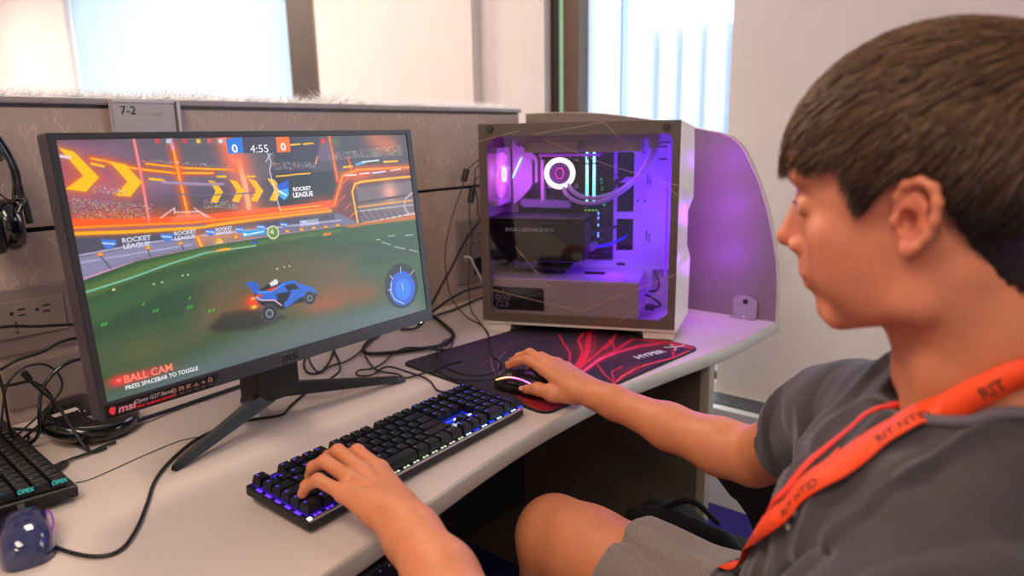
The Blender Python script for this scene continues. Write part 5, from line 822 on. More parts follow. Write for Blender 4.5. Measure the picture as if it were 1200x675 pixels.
def ramp_emit(name, axis, lo, hi, cols, s):
    m = bpy.data.materials.new(name); m.use_nodes = True; nt = m.node_tree; b = nt.nodes['Principled BSDF']; tc = nt.nodes.new('ShaderNodeTexCoord'); sp = nt.nodes.new('ShaderNodeSeparateXYZ'); nt.links.new(tc.outputs['Object'], sp.inputs[0])
    mr = nt.nodes.new('ShaderNodeMapRange'); mr.inputs['From Min'].default_value = lo; mr.inputs['From Max'].default_value = hi; nt.links.new(sp.outputs[axis], mr.inputs['Value']); cr = nt.nodes.new('ShaderNodeValToRGB')
    el = cr.color_ramp.elements; el[0].color = lin(cols[0]); el[1].color = lin(cols[-1])
    for i, c in enumerate(cols[1:-1]): e = el.new((i+1)/(len(cols)-1)); e.color = lin(c)
    nt.links.new(mr.outputs[0], cr.inputs[0]); nt.links.new(cr.outputs[0], b.inputs['Emission Color']); b.inputs['Emission Strength'].default_value = s; return m
ms = empty('mouse', (.962, .777, DT+.0037), .06, 'black mouse with a glowing curved stripe under the right hand', 'mouse')
MG = mat('satin_black_mouse', (22, 20, 24), .3, coat=.2)
mouse_body(.066, .126, .039, MG).obj('shell', ms)
m = MB(); p = [(-.0195, .052, .0155), (-.0225, .038, .0225), (-.0235, .018, .0290), (-.0245, -.006, .0305), (-.0250, -.026, .0275), (-.0225, -.044, .0195)]
m.tube(smoothpath(p, 6), .0013, ramp_emit('orange_to_magenta_glow', 'Y', .05, -.045, [(255, 150, 60), (255, 150, 90), (255, 60, 180), (230, 60, 220), (40, 120, 60)], 3.0), n=8); m.obj('light_stripe', ms)
m = MB(); m.cyl((-.0035, .034, .0315), (.0035, .034, .0315), .0075, mat('scroll_rubber', (40, 40, 44), .6), n=20); m.obj('scroll_wheel', ms)
m = MB(); m.box((-.0335, -.004, .020), (-.0285, .014, .0235), BLACKG, None, .001); m.box((-.0335, -.024, .020), (-.0285, -.006, .0235), BLACKG, None, .001); m.obj('side_button', ms)
m2 = empty('mouse', (.205, .935, DT+.0006), -.25, 'blurry spare mouse with bluish gloss at the left picture edge', 'mouse')
mouse_body(.064, .122, .040, mat('blue_gloss_mouse', (44, 50, 92), .12, coat=.8)).obj('shell', m2)
m = MB(); m.cyl((-.0035, .030, .0325), (.0035, .030, .0325), .0075, BLACK, n=20); m.obj('scroll_wheel', m2)
m = MB(); m.tube(smoothpath([(.024, .045, .016), (.028, .02, .022), (.029, -.01, .024), (.025, -.038, .018)], 6), .0012, emis('purple_side_glow', (150, 60, 160), .8), n=8); m.obj('light_stripe', m2)

# ------------------------------------------------------------------ headset hanging at the left edge
hs = empty('headset', (.290, 1.335, 1.04), 0, 'black over-ear headset hanging on the partition left of the monitor', 'headset')
HC = Vector((.268, 1.335, 1.135))-Vector((.290, 1.335, 1.04))
m = MB(); arc = [HC+Vector((.098*math.cos(a), 0, .02+.115*math.sin(a))) for a in np.linspace(-.15, PI+.15, 30)]
for dy in (-.012, .012):
    m.tube([p+Vector((0, dy, 0)) for p in arc], .0032, BLACKG, n=8)
m.obj('headband', hs)
m = MB(); arc2 = [HC+Vector((.082*math.cos(a), 0, .016+.092*math.sin(a))) for a in np.linspace(.35, PI-.35, 22)]
vs = []
for i, p in enumerate(arc2):
    q = (p-HC).normalized()
    for dy, dr in ((-.018, 0), (.018, 0), (.018, .012), (-.018, .012)): vs.append((p+Vector((0, dy, 0))+q*dr)[:])
fs = []
for i in range(len(arc2)-1):
    for k in range(4): l = (k+1) % 4; fs.append((i*4+k, i*4+l, i*4+4+l, i*4+4+k))
fs += [(0,1,2,3), tuple(range(len(vs)-4, len(vs)))[::-1]]
m.add(vs, fs, mat('padded_leatherette', (30, 29, 32), .5, bump=.5, bscale=300), True); 
for k in range(14):
    p = arc2[2+k]; q = (p-HC).normalized(); m.box((p.x-.0008, -.0185, p.z+q.z*.006), (p.x+.0008, -.018, p.z+q.z*.006+.006), WPRINT)
m.obj('head_cushion', hs)
for s in (-1, 1):
    c = HC+Vector((s*.078, 0, -.052))
    m = MB(); ax = Vector((s*1, -.25, .05)).normalized()
    m.lathe([(0.0, .020), (.022, .020), (.034, .016), (.041, .006), (.042, -.004), (.038, -.010)], BLACKG, c, ax, n=36); cup = m.obj('ear_cup', hs)
    m = MB(); m.lathe([(.020, -.030), (.030, -.033), (.040, -.030), (.045, -.021), (.043, -.012), (.036, -.009)], mat('ear_pad_leatherette', (26, 27, 34), .38, bump=.4, bscale=200), c, ax, n=36)
    for k in range(36):
        a = 2*PI*k/36; u = ax.orthogonal().normalized(); w = ax.cross(u); d3 = u*math.cos(a)+w*math.sin(a)
        m.tube([(c+d3*.031-ax*.0325)[:], (c+d3*.041-ax*.0295)[:], (c+d3*.0455-ax*.021)[:]], .0009, BLACK, n=4)
    m.obj('ear_pad', cup)
    m = MB(); m.tube(smoothpath([(HC+Vector((s*.098, -.006, .01)))[:], (HC+Vector((s*.1, -.006, -.02)))[:], (c+Vector((s*.024, -.008, .038)))[:], (c+Vector((s*.026, -.010, .0)))[:]], 6), .0055, DARK, n=8); m.tube(smoothpath([(HC+Vector((s*.096, .006, .01)))[:], (HC+Vector((s*.092, .004, -.012)))[:], (c+Vector((s*.016, -.03, .040)))[:], (c+Vector((s*.004, -.040, .02)))[:]], 6), .0035, BLACKG, n=8); m.obj('yoke', hs)
m = MB(); m.tube(smoothpath([(HC+Vector((.074, -.01, .06)))[:], (HC+Vector((.066, -.015, .03)))[:], (HC+Vector((.064, -.02, .005)))[:], (HC+Vector((.078, -.02, -.012)))[:], (HC+Vector((.088, -.015, -.006)))[:]], 6), .0013, CABLE, n=6); m.obj('wire', hs)
hk = MB(); hk.tube(smoothpath([(.268, 1.3795, 1.242), (.268, 1.36, 1.240), (.268, 1.33, 1.252), (.268, 1.312, 1.262)], 4), .004, CHROME, n=8); tag(hk.obj('headset_hook'), 'small metal hook on the partition holding the headset', 'hook')

# ------------------------------------------------------------------ round black puck with stickers
ad = empty('round_dock', (.385, 1.235, DT+.0006), -.2, 'black round desk puck with white stickers lying by the monitor', 'desk gadget')
RA = Matrix.Translation((0, 0, .004)) @ Matrix.Rotation(math.radians(7), 4, 'Y') @ Matrix.Rotation(math.radians(9), 4, 'X')
m = MB(); m.lathe([(0, 0), (.052, 0), (.066, .005), (.071, .012), (.071, .022), (.066, .029), (.058, .031), (0, .031)], BLACKG, n=48, M=Matrix.Translation((0,0,.006)) @ RA); m.obj('body', ad)
T2 = Matrix.Translation((0,0,.006)) @ RA
m = MB(); m.box((-.052, .012, .0312), (-.012, .022, .0316), mat('sticker_cream', (216, 202, 190), .5), T2 @ Matrix.Rotation(.5, 4, 'Z')); m.box((-.045, .016, .0316), (-.02, .0165, .0318), HOLE, T2 @ Matrix.Rotation(.5, 4, 'Z')); m.obj('sticker', ad)
m = MB(); m.box((-.020, -.034, .0312), (.030, -.018, .0316), mat('sticker_grey2', (120, 116, 112), .5), T2 @ Matrix.Rotation(.5, 4, 'Z'))
for k in range(4): m.box((-.016, -.031+k*.003, .0316), (.02, -.0303+k*.003, .0318), HOLE, T2 @ Matrix.Rotation(.5, 4, 'Z'))
m.obj('sticker', ad)
m = MB()
for k in range(3): m.cyl((-.024+k*.007, .000-k*.002, .031), (-.024+k*.007, -.002*k, .0318), .0012, WPRINT, n=8, M=T2)
m.obj('status_dots', ad)

# ------------------------------------------------------------------ cables
CB = {
 'mouse_cable': ((.0024, 'thick black mouse cable winding across the desk front to the stand'), [(0.205,0.985,0.760), (0.213,0.952,0.750), (0.225,0.888,0.7435), (0.244,0.839,0.7435), (0.268,0.828,0.7435), (0.300,0.860,0.7435), (0.336,0.914,0.7435), (0.373,0.973,0.7435), (0.420,1.021,0.7435), (0.478,1.060,0.7435), (0.541,1.073,0.7435), (0.579,1.058,0.7435), (0.616,1.039,0.7435), (0.648,1.062,0.7435), (0.694,1.091,0.7435), (0.715,1.073,0.757), (0.725,1.044,0.777), (0.785,1.099,0.765), (0.860,1.205,0.7435), (0.903,1.281,0.7435), (0.941,1.342,0.7435)]),
 'power_cable': ((.0038, 'thick black power cable running behind the monitor from the round puck'), [(0.426,1.191,0.752), (0.522,1.216,0.745), (0.590,1.223,0.745), (0.653,1.229,0.745), (0.703,1.236,0.745), (0.757,1.260,0.745), (0.820,1.309,0.745), (.87, 1.36, .745)]),
 'cable#a': ((.0022, 'looped black cable on the desk just under the monitor logo'), [(0.903,1.281,0.7435), (0.845,1.217,0.7435), (0.792,1.176,0.7435), (0.775,1.190,0.7435), (0.798,1.241,0.7435), (0.846,1.305,0.7435), (0.88,1.36,0.7435)]),
 'cable#b': ((.0020, 'second black loop crossing beside the monitor stand leg'), [(0.838,1.285,0.7455), (0.802,1.217,0.7455), (0.788,1.173,0.7455), (0.826,1.185,0.7455), (0.862,1.184,0.7455), (0.916,1.210,0.7455), (0.985,1.259,0.7455), (1.042,1.288,0.7455)]),
 'power_cable#b': ((.0046, 'thickest black cable bending between the monitor and the mouse pad'), [(1.042,1.288,0.747), (0.985,1.259,0.747), (0.939,1.221,0.747), (0.926,1.186,0.747), (0.962,1.148,0.747), (1.012,1.121,0.747), (1.059,1.101,0.747), (1.102,1.111,0.747), (1.147,1.144,0.747), (1.190,1.215,0.747), (1.235,1.300,0.747), (1.26,1.365,0.747)]),
 'cable#c': ((.0019, 'thin black cable snaking along the left corner of the mouse pad'), [(0.917,1.188,0.7435), (0.884,1.126,0.7435), (0.870,1.082,0.7435), (0.880,1.041,0.7435), (0.875,1.008,0.7435), (0.905,1.000,0.7445), (0.925,0.990,0.7465), (0.967,0.996,0.7465), (1.009,0.986,0.7465)]),
 'keyboard_cable': ((.0021, 'black cable looping out of the back of the lit keyboard'), [(0.842,0.850,0.758), (0.855,0.900,0.748), (0.883,0.946,0.746), (0.894,0.981,0.746), (0.896,1.031,0.746), (0.897,1.077,0.746), (0.880,1.086,0.746), (0.845,1.071,0.746), (0.824,1.082,0.746), (0.827,1.104,0.746), (0.845,1.114,0.746), (0.868,1.101,0.746), (0.907,1.113,0.746), (0.964,1.145,0.746), (1.004,1.154,0.746), (1.023,1.118,0.748), (1.038,1.066,0.750)]),
 'mouse_cable#b': ((.0016, 'thin black cable leading from the held mouse across its pad'), [(0.965,0.838,0.752), (0.950,0.880,0.7465), (0.930,0.900,0.7465), (0.924,0.940,0.7465), (0.945,0.990,0.7465), (0.998,1.049,0.7465), (1.053,1.098,0.7465), (1.100,1.120,0.7485), (1.100,1.101,0.7485), (1.060,1.067,0.7485), (1.032,1.074,0.7485), (1.024,1.106,0.7485)]),
 'cable#d': ((.0015, 'thin black cable with a ferrite bead hanging nearest the outlet, looping onto the pad'), [(1.385, 1.192, 1.13), (1.43, 1.24, 1.155), (1.47, 1.31, 1.160), (1.459,1.340,1.137), (1.416,1.340,1.111), (1.397,1.340,1.066), (1.361,1.335,1.015), (1.336,1.33,0.972), (1.317,1.33,0.916), (1.314,1.33,0.858), (1.300,1.30,0.790), (1.290,1.24,0.748), (1.262,1.165,0.7435), (1.223,1.103,0.7435), (1.171,1.051,0.7465), (1.140,1.024,0.7465), (1.078,0.961,0.7465), (1.057,0.921,0.7465), (1.015,0.887,0.7465), (0.983,0.887,0.7465), (0.962,0.907,0.7465), (0.956,0.948,0.7465), (0.974,1.005,0.7465), (1.024,1.063,0.7465)]),
 'cable#e': ((.0016, 'thin black cable with a low ferrite bead hanging close to the computer'), [(1.40, 1.20, 1.11), (1.43, 1.25, 1.13), (1.455, 1.30, 1.138), (1.447,1.330,1.121), (1.439,1.330,1.087), (1.427,1.330,1.057), (1.415,1.330,1.011), (1.414,1.325,0.928), (1.400,1.32,0.870), (1.375,1.305,0.800), (1.345,1.27,0.750), (1.304,1.213,0.7435), (1.231,1.118,0.7435), (1.182,1.060,0.7465)]),
 'cable#f': ((.0018, 'short black cable dropping behind the computer back edge'), [(1.41, 1.205, 1.07), (1.425, 1.26, 1.10), (1.436, 1.31, 1.098), (1.438,1.330,1.080), (1.450,1.330,1.032), (1.449,1.330,0.996), (1.469,1.330,0.955), (1.481,1.330,0.907), (1.49, 1.34, .85), (1.49, 1.345, .7445)]),
 'power_cable#c': ((.0034, 'thick black cable slanting down from the computer back to the monitor'), [(1.405, 1.202, 1.005), (1.42, 1.23, 1.012), (1.440,1.270,1.010), (1.415,1.280,0.991), (1.376,1.280,0.965), (1.327,1.280,0.920), (1.289,1.280,0.875), (1.250,1.280,0.834), (1.217,1.280,0.797), (1.15, 1.27, .7465)]),
 'power_cable#d': ((.0032, 'upper black cable arching from the computer back to the desk'), [(1.390,1.200,0.815), (1.319,1.200,0.825), (1.277,1.200,0.826), (1.236,1.200,0.824), (1.196,1.205,0.812), (1.159,1.220,0.790), (1.13,1.25,0.750), (1.10, 1.28, .746)]),
 'power_cable#e': ((.0030, 'lower black cable lying from the computer back towards the monitor'), [(1.500,1.350,0.7455), (1.450,1.345,0.7455), (1.383,1.328,0.7455), (1.310,1.313,0.7455), (1.266,1.311,0.7455), (1.20,1.300,0.7455), (1.15, 1.31, .7455)]),
 'white_cable': ((.0024, 'short white cable leaning from the outlet towards the computer'), [(1.44, 1.3725, .858), (1.41, 1.35, .875), (1.380,1.300,0.883), (1.396,1.300,0.859), (1.413,1.300,0.830), (1.429,1.300,0.803), (1.44, 1.30, .745)]),
 'cable#g': ((.0026, 'highest black cable stretched across the left outlet plate'), [(.04, 1.35, .7445), (.06, 1.352, .80), (.11, 1.35, .88), (0.19,1.345,0.905), (0.267,1.345,0.916), (0.295,1.345,0.919), (0.329,1.345,0.917), (0.363,1.345,0.909), (0.43,1.345,0.897), (0.50,1.35,0.87), (.56, 1.355, .80), (.58, 1.35, .745)]),
 'cable#h': ((.0026, 'black cable rising left to right under the left outlet plate'), [(.08, 1.31, .7445), (.11, 1.30, .79), (0.19,1.28,0.840), (0.265,1.280,0.864), (0.287,1.280,0.867), (0.311,1.280,0.876), (0.345,1.280,0.880), (0.373,1.280,0.890), (0.405,1.280,0.890), (0.45,1.280,0.87), (.50, 1.29, .80), (.52, 1.30, .7445)]),
 'cable#i': ((.0030, 'blue-black shiny cable curving down behind the monitor left corner'), [(.56, 1.10, .93), (.52, 1.17, .88), (0.46,1.220,0.85), (0.413,1.220,0.868), (0.385,1.220,0.871), (0.363,1.220,0.870), (0.340,1.220,0.858), (0.323,1.220,0.839), (0.316,1.220,0.820), (0.313,1.220,0.800), (0.312,1.235,0.765), (0.300,1.250,0.7465), (.295, 1.29, .745)]),
 'cable#j': ((.0017, 'thin black cable forming the round loop in the left tangle'), [(0.245,1.24,0.7445), (0.262,1.240,0.775), (0.279,1.240,0.841), (0.292,1.240,0.862), (0.311,1.240,0.873), (0.334,1.240,0.871), (0.349,1.240,0.857), (0.356,1.240,0.835), (0.350,1.240,0.819), (0.336,1.240,0.806), (0.317,1.242,0.790), (0.286,1.25,0.765), (.27, 1.26, .7445)]),
 'cable#k': ((.0022, 'black cable arching low through the left tangle'), [(.13, 1.28, .7445), (.155, 1.265, .78), (0.20,1.250,0.83), (0.267,1.250,0.856), (0.277,1.250,0.850), (0.293,1.250,0.847), (0.315,1.250,0.846), (0.329,1.250,0.835), (0.339,1.250,0.818), (0.341,1.250,0.798), (0.325,1.255,0.775), (.305, 1.29, .7445)]),
 'cable#l': ((.0024, 'black cable with a loose plug end poking up from the tangle'), [(0.299,1.200,0.871), (0.304,1.200,0.860), (0.317,1.200,0.839), (0.331,1.195,0.816), (0.340,1.175,0.780), (0.345,1.150,0.755), (0.352,1.142,0.7445), (.372, 1.140, .7445)]),
 'keyboard_cable#b': ((.0022, 'black cable plugged into the spare keyboard at the left'), [(0.284,1.105,0.752), (0.300,1.115,0.748), (0.318,1.139,0.7445), (0.342,1.141,0.7445), (0.352,1.142,0.7445), (0.372,1.150,0.7445), (.39, 1.15, .7445)]),
 'cable#m': ((.0030, 'thick black cable along the foot of the partition at the far left'), [(.17, 1.36, .7455), (.21, 1.36, .752), (0.250,1.355,0.765), (0.290,1.340,0.752), (0.325,1.30,0.747), (0.340,1.255,0.7465), (0.345,1.200,0.7465), (0.350,1.152,0.7480)]),
 'cable#n': ((.0020, 'black cable dropping straight down at the left picture edge'), [(.200, 1.372, .935), (.222, 1.34, .945), (.25, 1.25, .935), (0.262,1.200,0.900), (0.268,1.200,0.866), (0.269,1.205,0.827), (0.272,1.215,0.785), (0.285,1.235,0.755), (0.304,1.270,0.7445), (0.313,1.300,0.7445)]),
 'cable#o': ((.0007, 'hair-thin wire lying on the desk beside the spare keyboard'), [(0.300,1.059,0.7412), (0.322,1.054,0.7412), (0.401,1.072,0.7412), (0.457,1.080,0.7412), (0.494,1.069,0.7412), (.53, 1.09, .7412)]),
}
BLC = mat('blue_black_cable', (22, 24, 40), .2, coat=.5)
for key, ((r, lab), pts) in CB.items():
    m = MB(); nm = key.split('#')[0]
    pts = [(x, y, max(z, DT+r+.0006)) for x, y, z in pts]
    mt = WPRINT if nm == 'white_cable' else (BLC if key == 'cable#i' else CABLE)
    m.tube(smoothpath(pts, 6), r, mt, n=8)
    o = tag(m.obj(nm), lab, 'cable')
    def bead(a, b, rr, n='ferrite_bead'):
        mm = MB(); A = Vector(a); B = Vector(b); d = (B-A); mm.cyl(A, B, rr, BLACK, n=16); mm.cyl(A+d*.06, B-d*.06, rr*1.12, BLACK, n=16); mm.obj(n, o)
    if key == 'cable#d': bead((1.420,1.340,1.119), (1.406,1.340,1.088), .008)
    if key == 'cable#e': bead((1.4315,1.330,1.068), (1.4195,1.330,1.028), .008)
    if key == 'cable#l': bead((0.297,1.200,0.877), (0.303,1.200,0.862), .0045, 'plug')
    if key == 'keyboard_cable#b': bead((0.286,1.107,0.7515), (0.312,1.131,0.7455), .0045, 'plug')
# ------------------------------------------------------------------ the person: smooth blended forms, meshed once
import openvdb as vdb
class SDF:
    def __init__(self, lo, hi, vx):
        self.lo = np.array(lo, float); self.vx = vx; self.n = np.ceil((np.array(hi)-self.lo)/vx).astype(int)+1
        self.d = np.full(self.n, 1.0, np.float32)
    def sub(self, lo, hi, pad):
        a = np.clip(np.floor((np.array(lo)-pad-self.lo)/self.vx).astype(int), 0, self.n); b = np.clip(np.ceil((np.array(hi)+pad-self.lo)/self.vx).astype(int)+1, 0, self.n)
        sl = tuple(slice(int(a[i]), int(b[i])) for i in range(3))
        g = np.meshgrid(*[self.lo[i]+self.vx*np.arange(int(a[i]), int(b[i])) for i in range(3)], indexing='ij', sparse=True)
        return sl, [q.astype(np.float32) for q in g]
    def put(self, sl, d, k, op='u'):
        if d.size == 0: return
        o = self.d[sl]
        if op == 'u':
            if k > 0: hh = np.maximum(k-np.abs(o-d), 0)/k; self.d[sl] = np.minimum(o, d)-hh*hh*k*0.25
            else: self.d[sl] = np.minimum(o, d)
        else:
            d = -d
            if k > 0: hh = np.maximum(k-np.abs(o-d), 0)/k; self.d[sl] = np.maximum(o, d)+hh*hh*k*0.25
            else: self.d[sl] = np.maximum(o, d)
    def ball(self, c, r, k=0.01, op='u', R=None):
        # ellipsoid; R optional rotation (columns are the axes)
        r = np.array([r]*3 if np.isscalar(r) else r, float); m = r.max(); c = np.array(c, float)
        sl, (x, y, z) = self.sub(c-m, c+m, k+3*self.vx+0.02); p = [x-c[0], y-c[1], z-c[2]]
        if R is not None:
            R = np.array(R); p = [p[0]*R[0, i]+p[1]*R[1, i]+p[2]*R[2, i] for i in range(3)]
        q = (p[0]/r[0])**2+(p[1]/r[1])**2+(p[2]/r[2])**2; k0 = np.sqrt(q); k1 = np.sqrt((p[0]/r[0]**2)**2+(p[1]/r[1]**2)**2+(p[2]/r[2]**2)**2)
        self.put(sl, (k0*(k0-1)/np.maximum(k1, 1e-6)).astype(np.float32), k, op)
    def cap(self, a, b, ra, rb, k=0.01, op='u', flat=None):
        a = np.array(a, float); b = np.array(b, float); m = max(ra, rb)
        sl, (x, y, z) = self.sub(np.minimum(a, b)-m, np.maximum(a, b)+m, k+3*self.vx+0.01)
        ba = b-a; L = float(ba@ba)+1e-12; t = np.clip(((x-a[0])*ba[0]+(y-a[1])*ba[1]+(z-a[2])*ba[2])/L, 0, 1)
        dx, dy, dz = x-a[0]-t*ba[0], y-a[1]-t*ba[1], z-a[2]-t*ba[2]
        if flat is not None:           # squeeze thickness along a direction
            nrm, s = np.array(flat[0], float), flat[1]; nrm = nrm/np.linalg.norm(nrm); pr = dx*nrm[0]+dy*nrm[1]+dz*nrm[2]
            d2 = dx*dx+dy*dy+dz*dz-pr*pr+(pr/s)**2; d = (np.sqrt(np.maximum(d2, 0))-(ra+(rb-ra)*t))*min(1, s+.25)
        else: d = np.sqrt(dx*dx+dy*dy+dz*dz)-(ra+(rb-ra)*t)
        self.put(sl, d.astype(np.float32), k, op)
    def chain(self, pts, rad, k=0.01, op='u', flat=None):
        for i in range(len(pts)-1): self.cap(pts[i], pts[i+1], rad[i], rad[i+1], k, op, flat)
    def half(self, p, n, k=0.0, lo=None, hi=None):
        # cut away everything on the +n side of the plane, inside the box lo..hi
        n = np.array(n, float); n /= np.linalg.norm(n)
        sl, (x, y, z) = self.sub(self.lo if lo is None else lo, self.lo+self.n*self.vx if hi is None else hi, 0)
        d = (x-p[0])*n[0]+(y-p[1])*n[1]+(z-p[2])*n[2]; self.put(sl, -d.astype(np.float32)+0*self.d[sl], k, 's')
    def mesh(self):
        g = vdb.FloatGrid(background=1.0); band = np.clip(self.d, -4*self.vx, 4*self.vx).astype(np.float32); band[0, :, :] = band[-1, :, :] = band[:, 0, :] = band[:, -1, :] = band[:, :, 0] = band[:, :, -1] = 4*self.vx
        g.background = float(4*self.vx); g.copyFromArray(band, tolerance=0.0); p, q = g.convertToQuads(0.0)
        p = p*self.vx+self.lo; a, b, c = p[q[:, 0]]-p.mean(0), p[q[:, 1]]-p.mean(0), p[q[:, 2]]-p.mean(0)
        return p, (q if np.einsum('ij,ij->i', a, np.cross(b, c)).sum() > 0 else q[:, ::-1])
def meshobj(name, parts, mats, parent, col=None, smooth=True):
    vs = np.concatenate([p[0] for p in parts]); off = np.cumsum([0]+[len(p[0]) for p in parts]); fs = np.concatenate([p[1]+off[i] for i, p in enumerate(parts)])
    me = bpy.data.meshes.new(name); me.vertices.add(len(vs)); me.vertices.foreach_set('co', vs.astype(np.float32).ravel())
    me.loops.add(fs.size); me.loops.foreach_set('vertex_index', fs.astype(np.int32).ravel()); me.polygons.add(len(fs)); me.polygons.foreach_set('loop_start', np.arange(0, fs.size, 4, dtype=np.int32)); me.update(calc_edges=True)
    me.polygons.foreach_set('use_smooth', np.ones(len(fs), bool))
    for m_ in mats: me.materials.append(m_)
    if col is not None:
        a = me.color_attributes.new('tone', 'FLOAT_COLOR', 'POINT'); a.data.foreach_set('color', np.c_[col, np.ones(len(col))].astype(np.float32).ravel())
    o = bpy.data.objects.new(name, me); COL.objects.link(o); o.parent = parent; return o, vs, fs
def relax(v, q, it=2, w=0.5):
    # light Laplacian smoothing to hide the voxel steps
    e = np.concatenate([q[:, [0, 1]], q[:, [1, 2]], q[:, [2, 3]], q[:, [3, 0]]]); n = np.bincount(e.ravel(), minlength=len(v)).astype(float)
    for _ in range(it):
        s = np.zeros_like(v)
        for a, b in ((0, 1), (1, 0)):
            for c in range(3): s[:, c] += np.bincount(e[:, a], weights=v[e[:, b], c], minlength=len(v))
        v = v*(1-w)+w*s/np.maximum(n, 1)[:, None]
    return v
def tone(vs, base, spots, cl=lin):
    c = np.tile(np.array(lin(base)[:3]), (len(vs), 1))
    for (p, r, colr, a) in spots:
        w = np.exp(-(((vs-np.array(p))/np.array(r))**2).sum(1)*1.0)[:, None]*a; c = c*(1-w)+np.array(lin(colr)[:3])*w
    return c

PX0 = 0.66
person = empty('person', (PX0, 0.02, 0.0), 0, 'young man with brown hair in a dark t-shirt and orange lanyard at the keyboard', 'person')
PINV = -np.array([PX0, 0.02, 0.0])
def head():
    s = SDF((-.105, -.035, .90), (.105, .235, 1.30), .0015)
    B, K = s.ball, s.cap
    B((0, .105, 1.192), (.074, .098, .082), .0)
    B((0, .135, 1.150), (.066, .068, .070), .02)
    B((0, .138, 1.105), (.051, .053, .058), .02)
    for sg in (-1, 1):
        K((sg*.058, .096, 1.078), (sg*.020, .160, 1.0505), .0135, .0125, .016)
        K((sg*.060, .098, 1.12), (sg*.056, .098, 1.082), .018, .016, .022)
        B((sg*.041, .166, 1.124), (.019, .018, .016), .014)
        B((sg*.028, .192, 1.171), (.024, .014, .010), .014)
    B((0, .166, 1.0535), (.022, .0185, .0165), .010)
    B((0, .176, 1.090), (.026, .024, .026), .016)
    for sg in (-1, 1): B((sg*.043, .145, 1.098), (.019, .032, .034), .022)
    B((0, .185, 1.190), (.045, .030, .030), .02)
    for sg in (-1, 1): B((sg*.033, .214, 1.148), (.018, .015, .011), .012, 's')
    K((0, .201, 1.155), (0, .214, 1.120), .0065, .0078, .008)
    K((0, .192, 1.150), (0, .200, 1.112), .0105, .0125, .010)
    B((0, .2155, 1.1135), (.0095, .0090, .0082), .006)
    for sg in (-1, 1): B((sg*.0120, .2005, 1.1075), (.0068, .0095, .0065), .005)
    for sg in (-1, 1): B((sg*.0055, .2070, 1.1020), (.0030, .0045, .0030), .002, 's')
    B((0, .1915, 1.0965), (.014, .008, .012), .010)
    B((0, .1925, 1.0840), (.020, .0078, .0046), .005); B((0, .1885, 1.0735), (.018, .0078, .0054), .005)
    K((-.022, .2000, 1.0787), (.022, .2000, 1.0787), .0012, .0012, .003, 's')
    B((0, .1985, 1.0655), (.018, .008, .004), .006, 's')
    for sg in (-1, 1):
        B((sg*.031, .1880, 1.1465), (.0150, .0125, .0118), .003)           # eyelids
        s.cap((sg*.022, .203, 1.1455), (sg*.041, .197, 1.1445), .0026, .0022, .002, 's')
    # neck
    s.chain([(0, .070, 1.130), (0, .055, 1.060), (0, .042, .985), (0, .030, .91)], [.058, .053, .056, .066], .022)
    s.chain([(0, .100, 1.065), (0, .078, .985)], [.030, .030], .02)
    for sg in (-1, 1): s.chain([(sg*.050, .075, 1.10), (sg*.034, .078, 1.02), (sg*.012, .085, .95)], [.016, .015, .012], .02)
    B((0, .108, 1.005), (.010, .010, .014), .014)
    # ears: helix rim, antihelix, lobe and hollow
    for sg in (-1, 1):
        ex = sg*.072
        def E(y, z, o=.0): return (ex+sg*(.007+o), y, z)
        s.ball((ex+sg*.004, .1030, 1.1440), (.0075, .0150, .0270), .006)
        rim = [E(.1150, 1.1500, -.004), E(.1160, 1.1600), E(.1110, 1.1690, .003), E(.1010, 1.1725, .006), E(.0920, 1.1680, .009), E(.0885, 1.1580, .011), E(.0890, 1.1450, .011), E(.0925, 1.1330, .009), E(.0985, 1.1240, .006)]
        s.chain(rim, [.0030, .0032, .0034, .0035, .0036, .0036, .0034, .0034, .0040], .003)
        s.ball(E(.1050, 1.1215, .003), (.0045, .0065, .0070), .004)
        s.chain([E(.1035, 1.1620, .0015), E(.0965, 1.1530, .004), E(.0965, 1.1400, .004), E(.1020, 1.1305, .003)], [.0020, .0024, .0026, .0026], .003)
        s.ball(E(.1075, 1.1430, .003), (.0070, .0065, .0085), .003, 's')
        s.ball(E(.1165, 1.1420, .0005), (.0040, .0030, .0055), .003)
    v, q = s.mesh(); v = relax(v, q, 2, .5); return v, q
hv, hq = head()
HYAW = math.radians(2.0); HO = np.array([PX0, 0, 0])
def Hx(p):
    p = np.asarray(p, float); c, s_ = math.cos(HYAW), math.sin(HYAW); q = p.copy(); y = p[..., 1]-.06
    q[..., 0] = c*p[..., 0]-s_*y; q[..., 1] = .06+s_*p[..., 0]+c*y; return q+HO

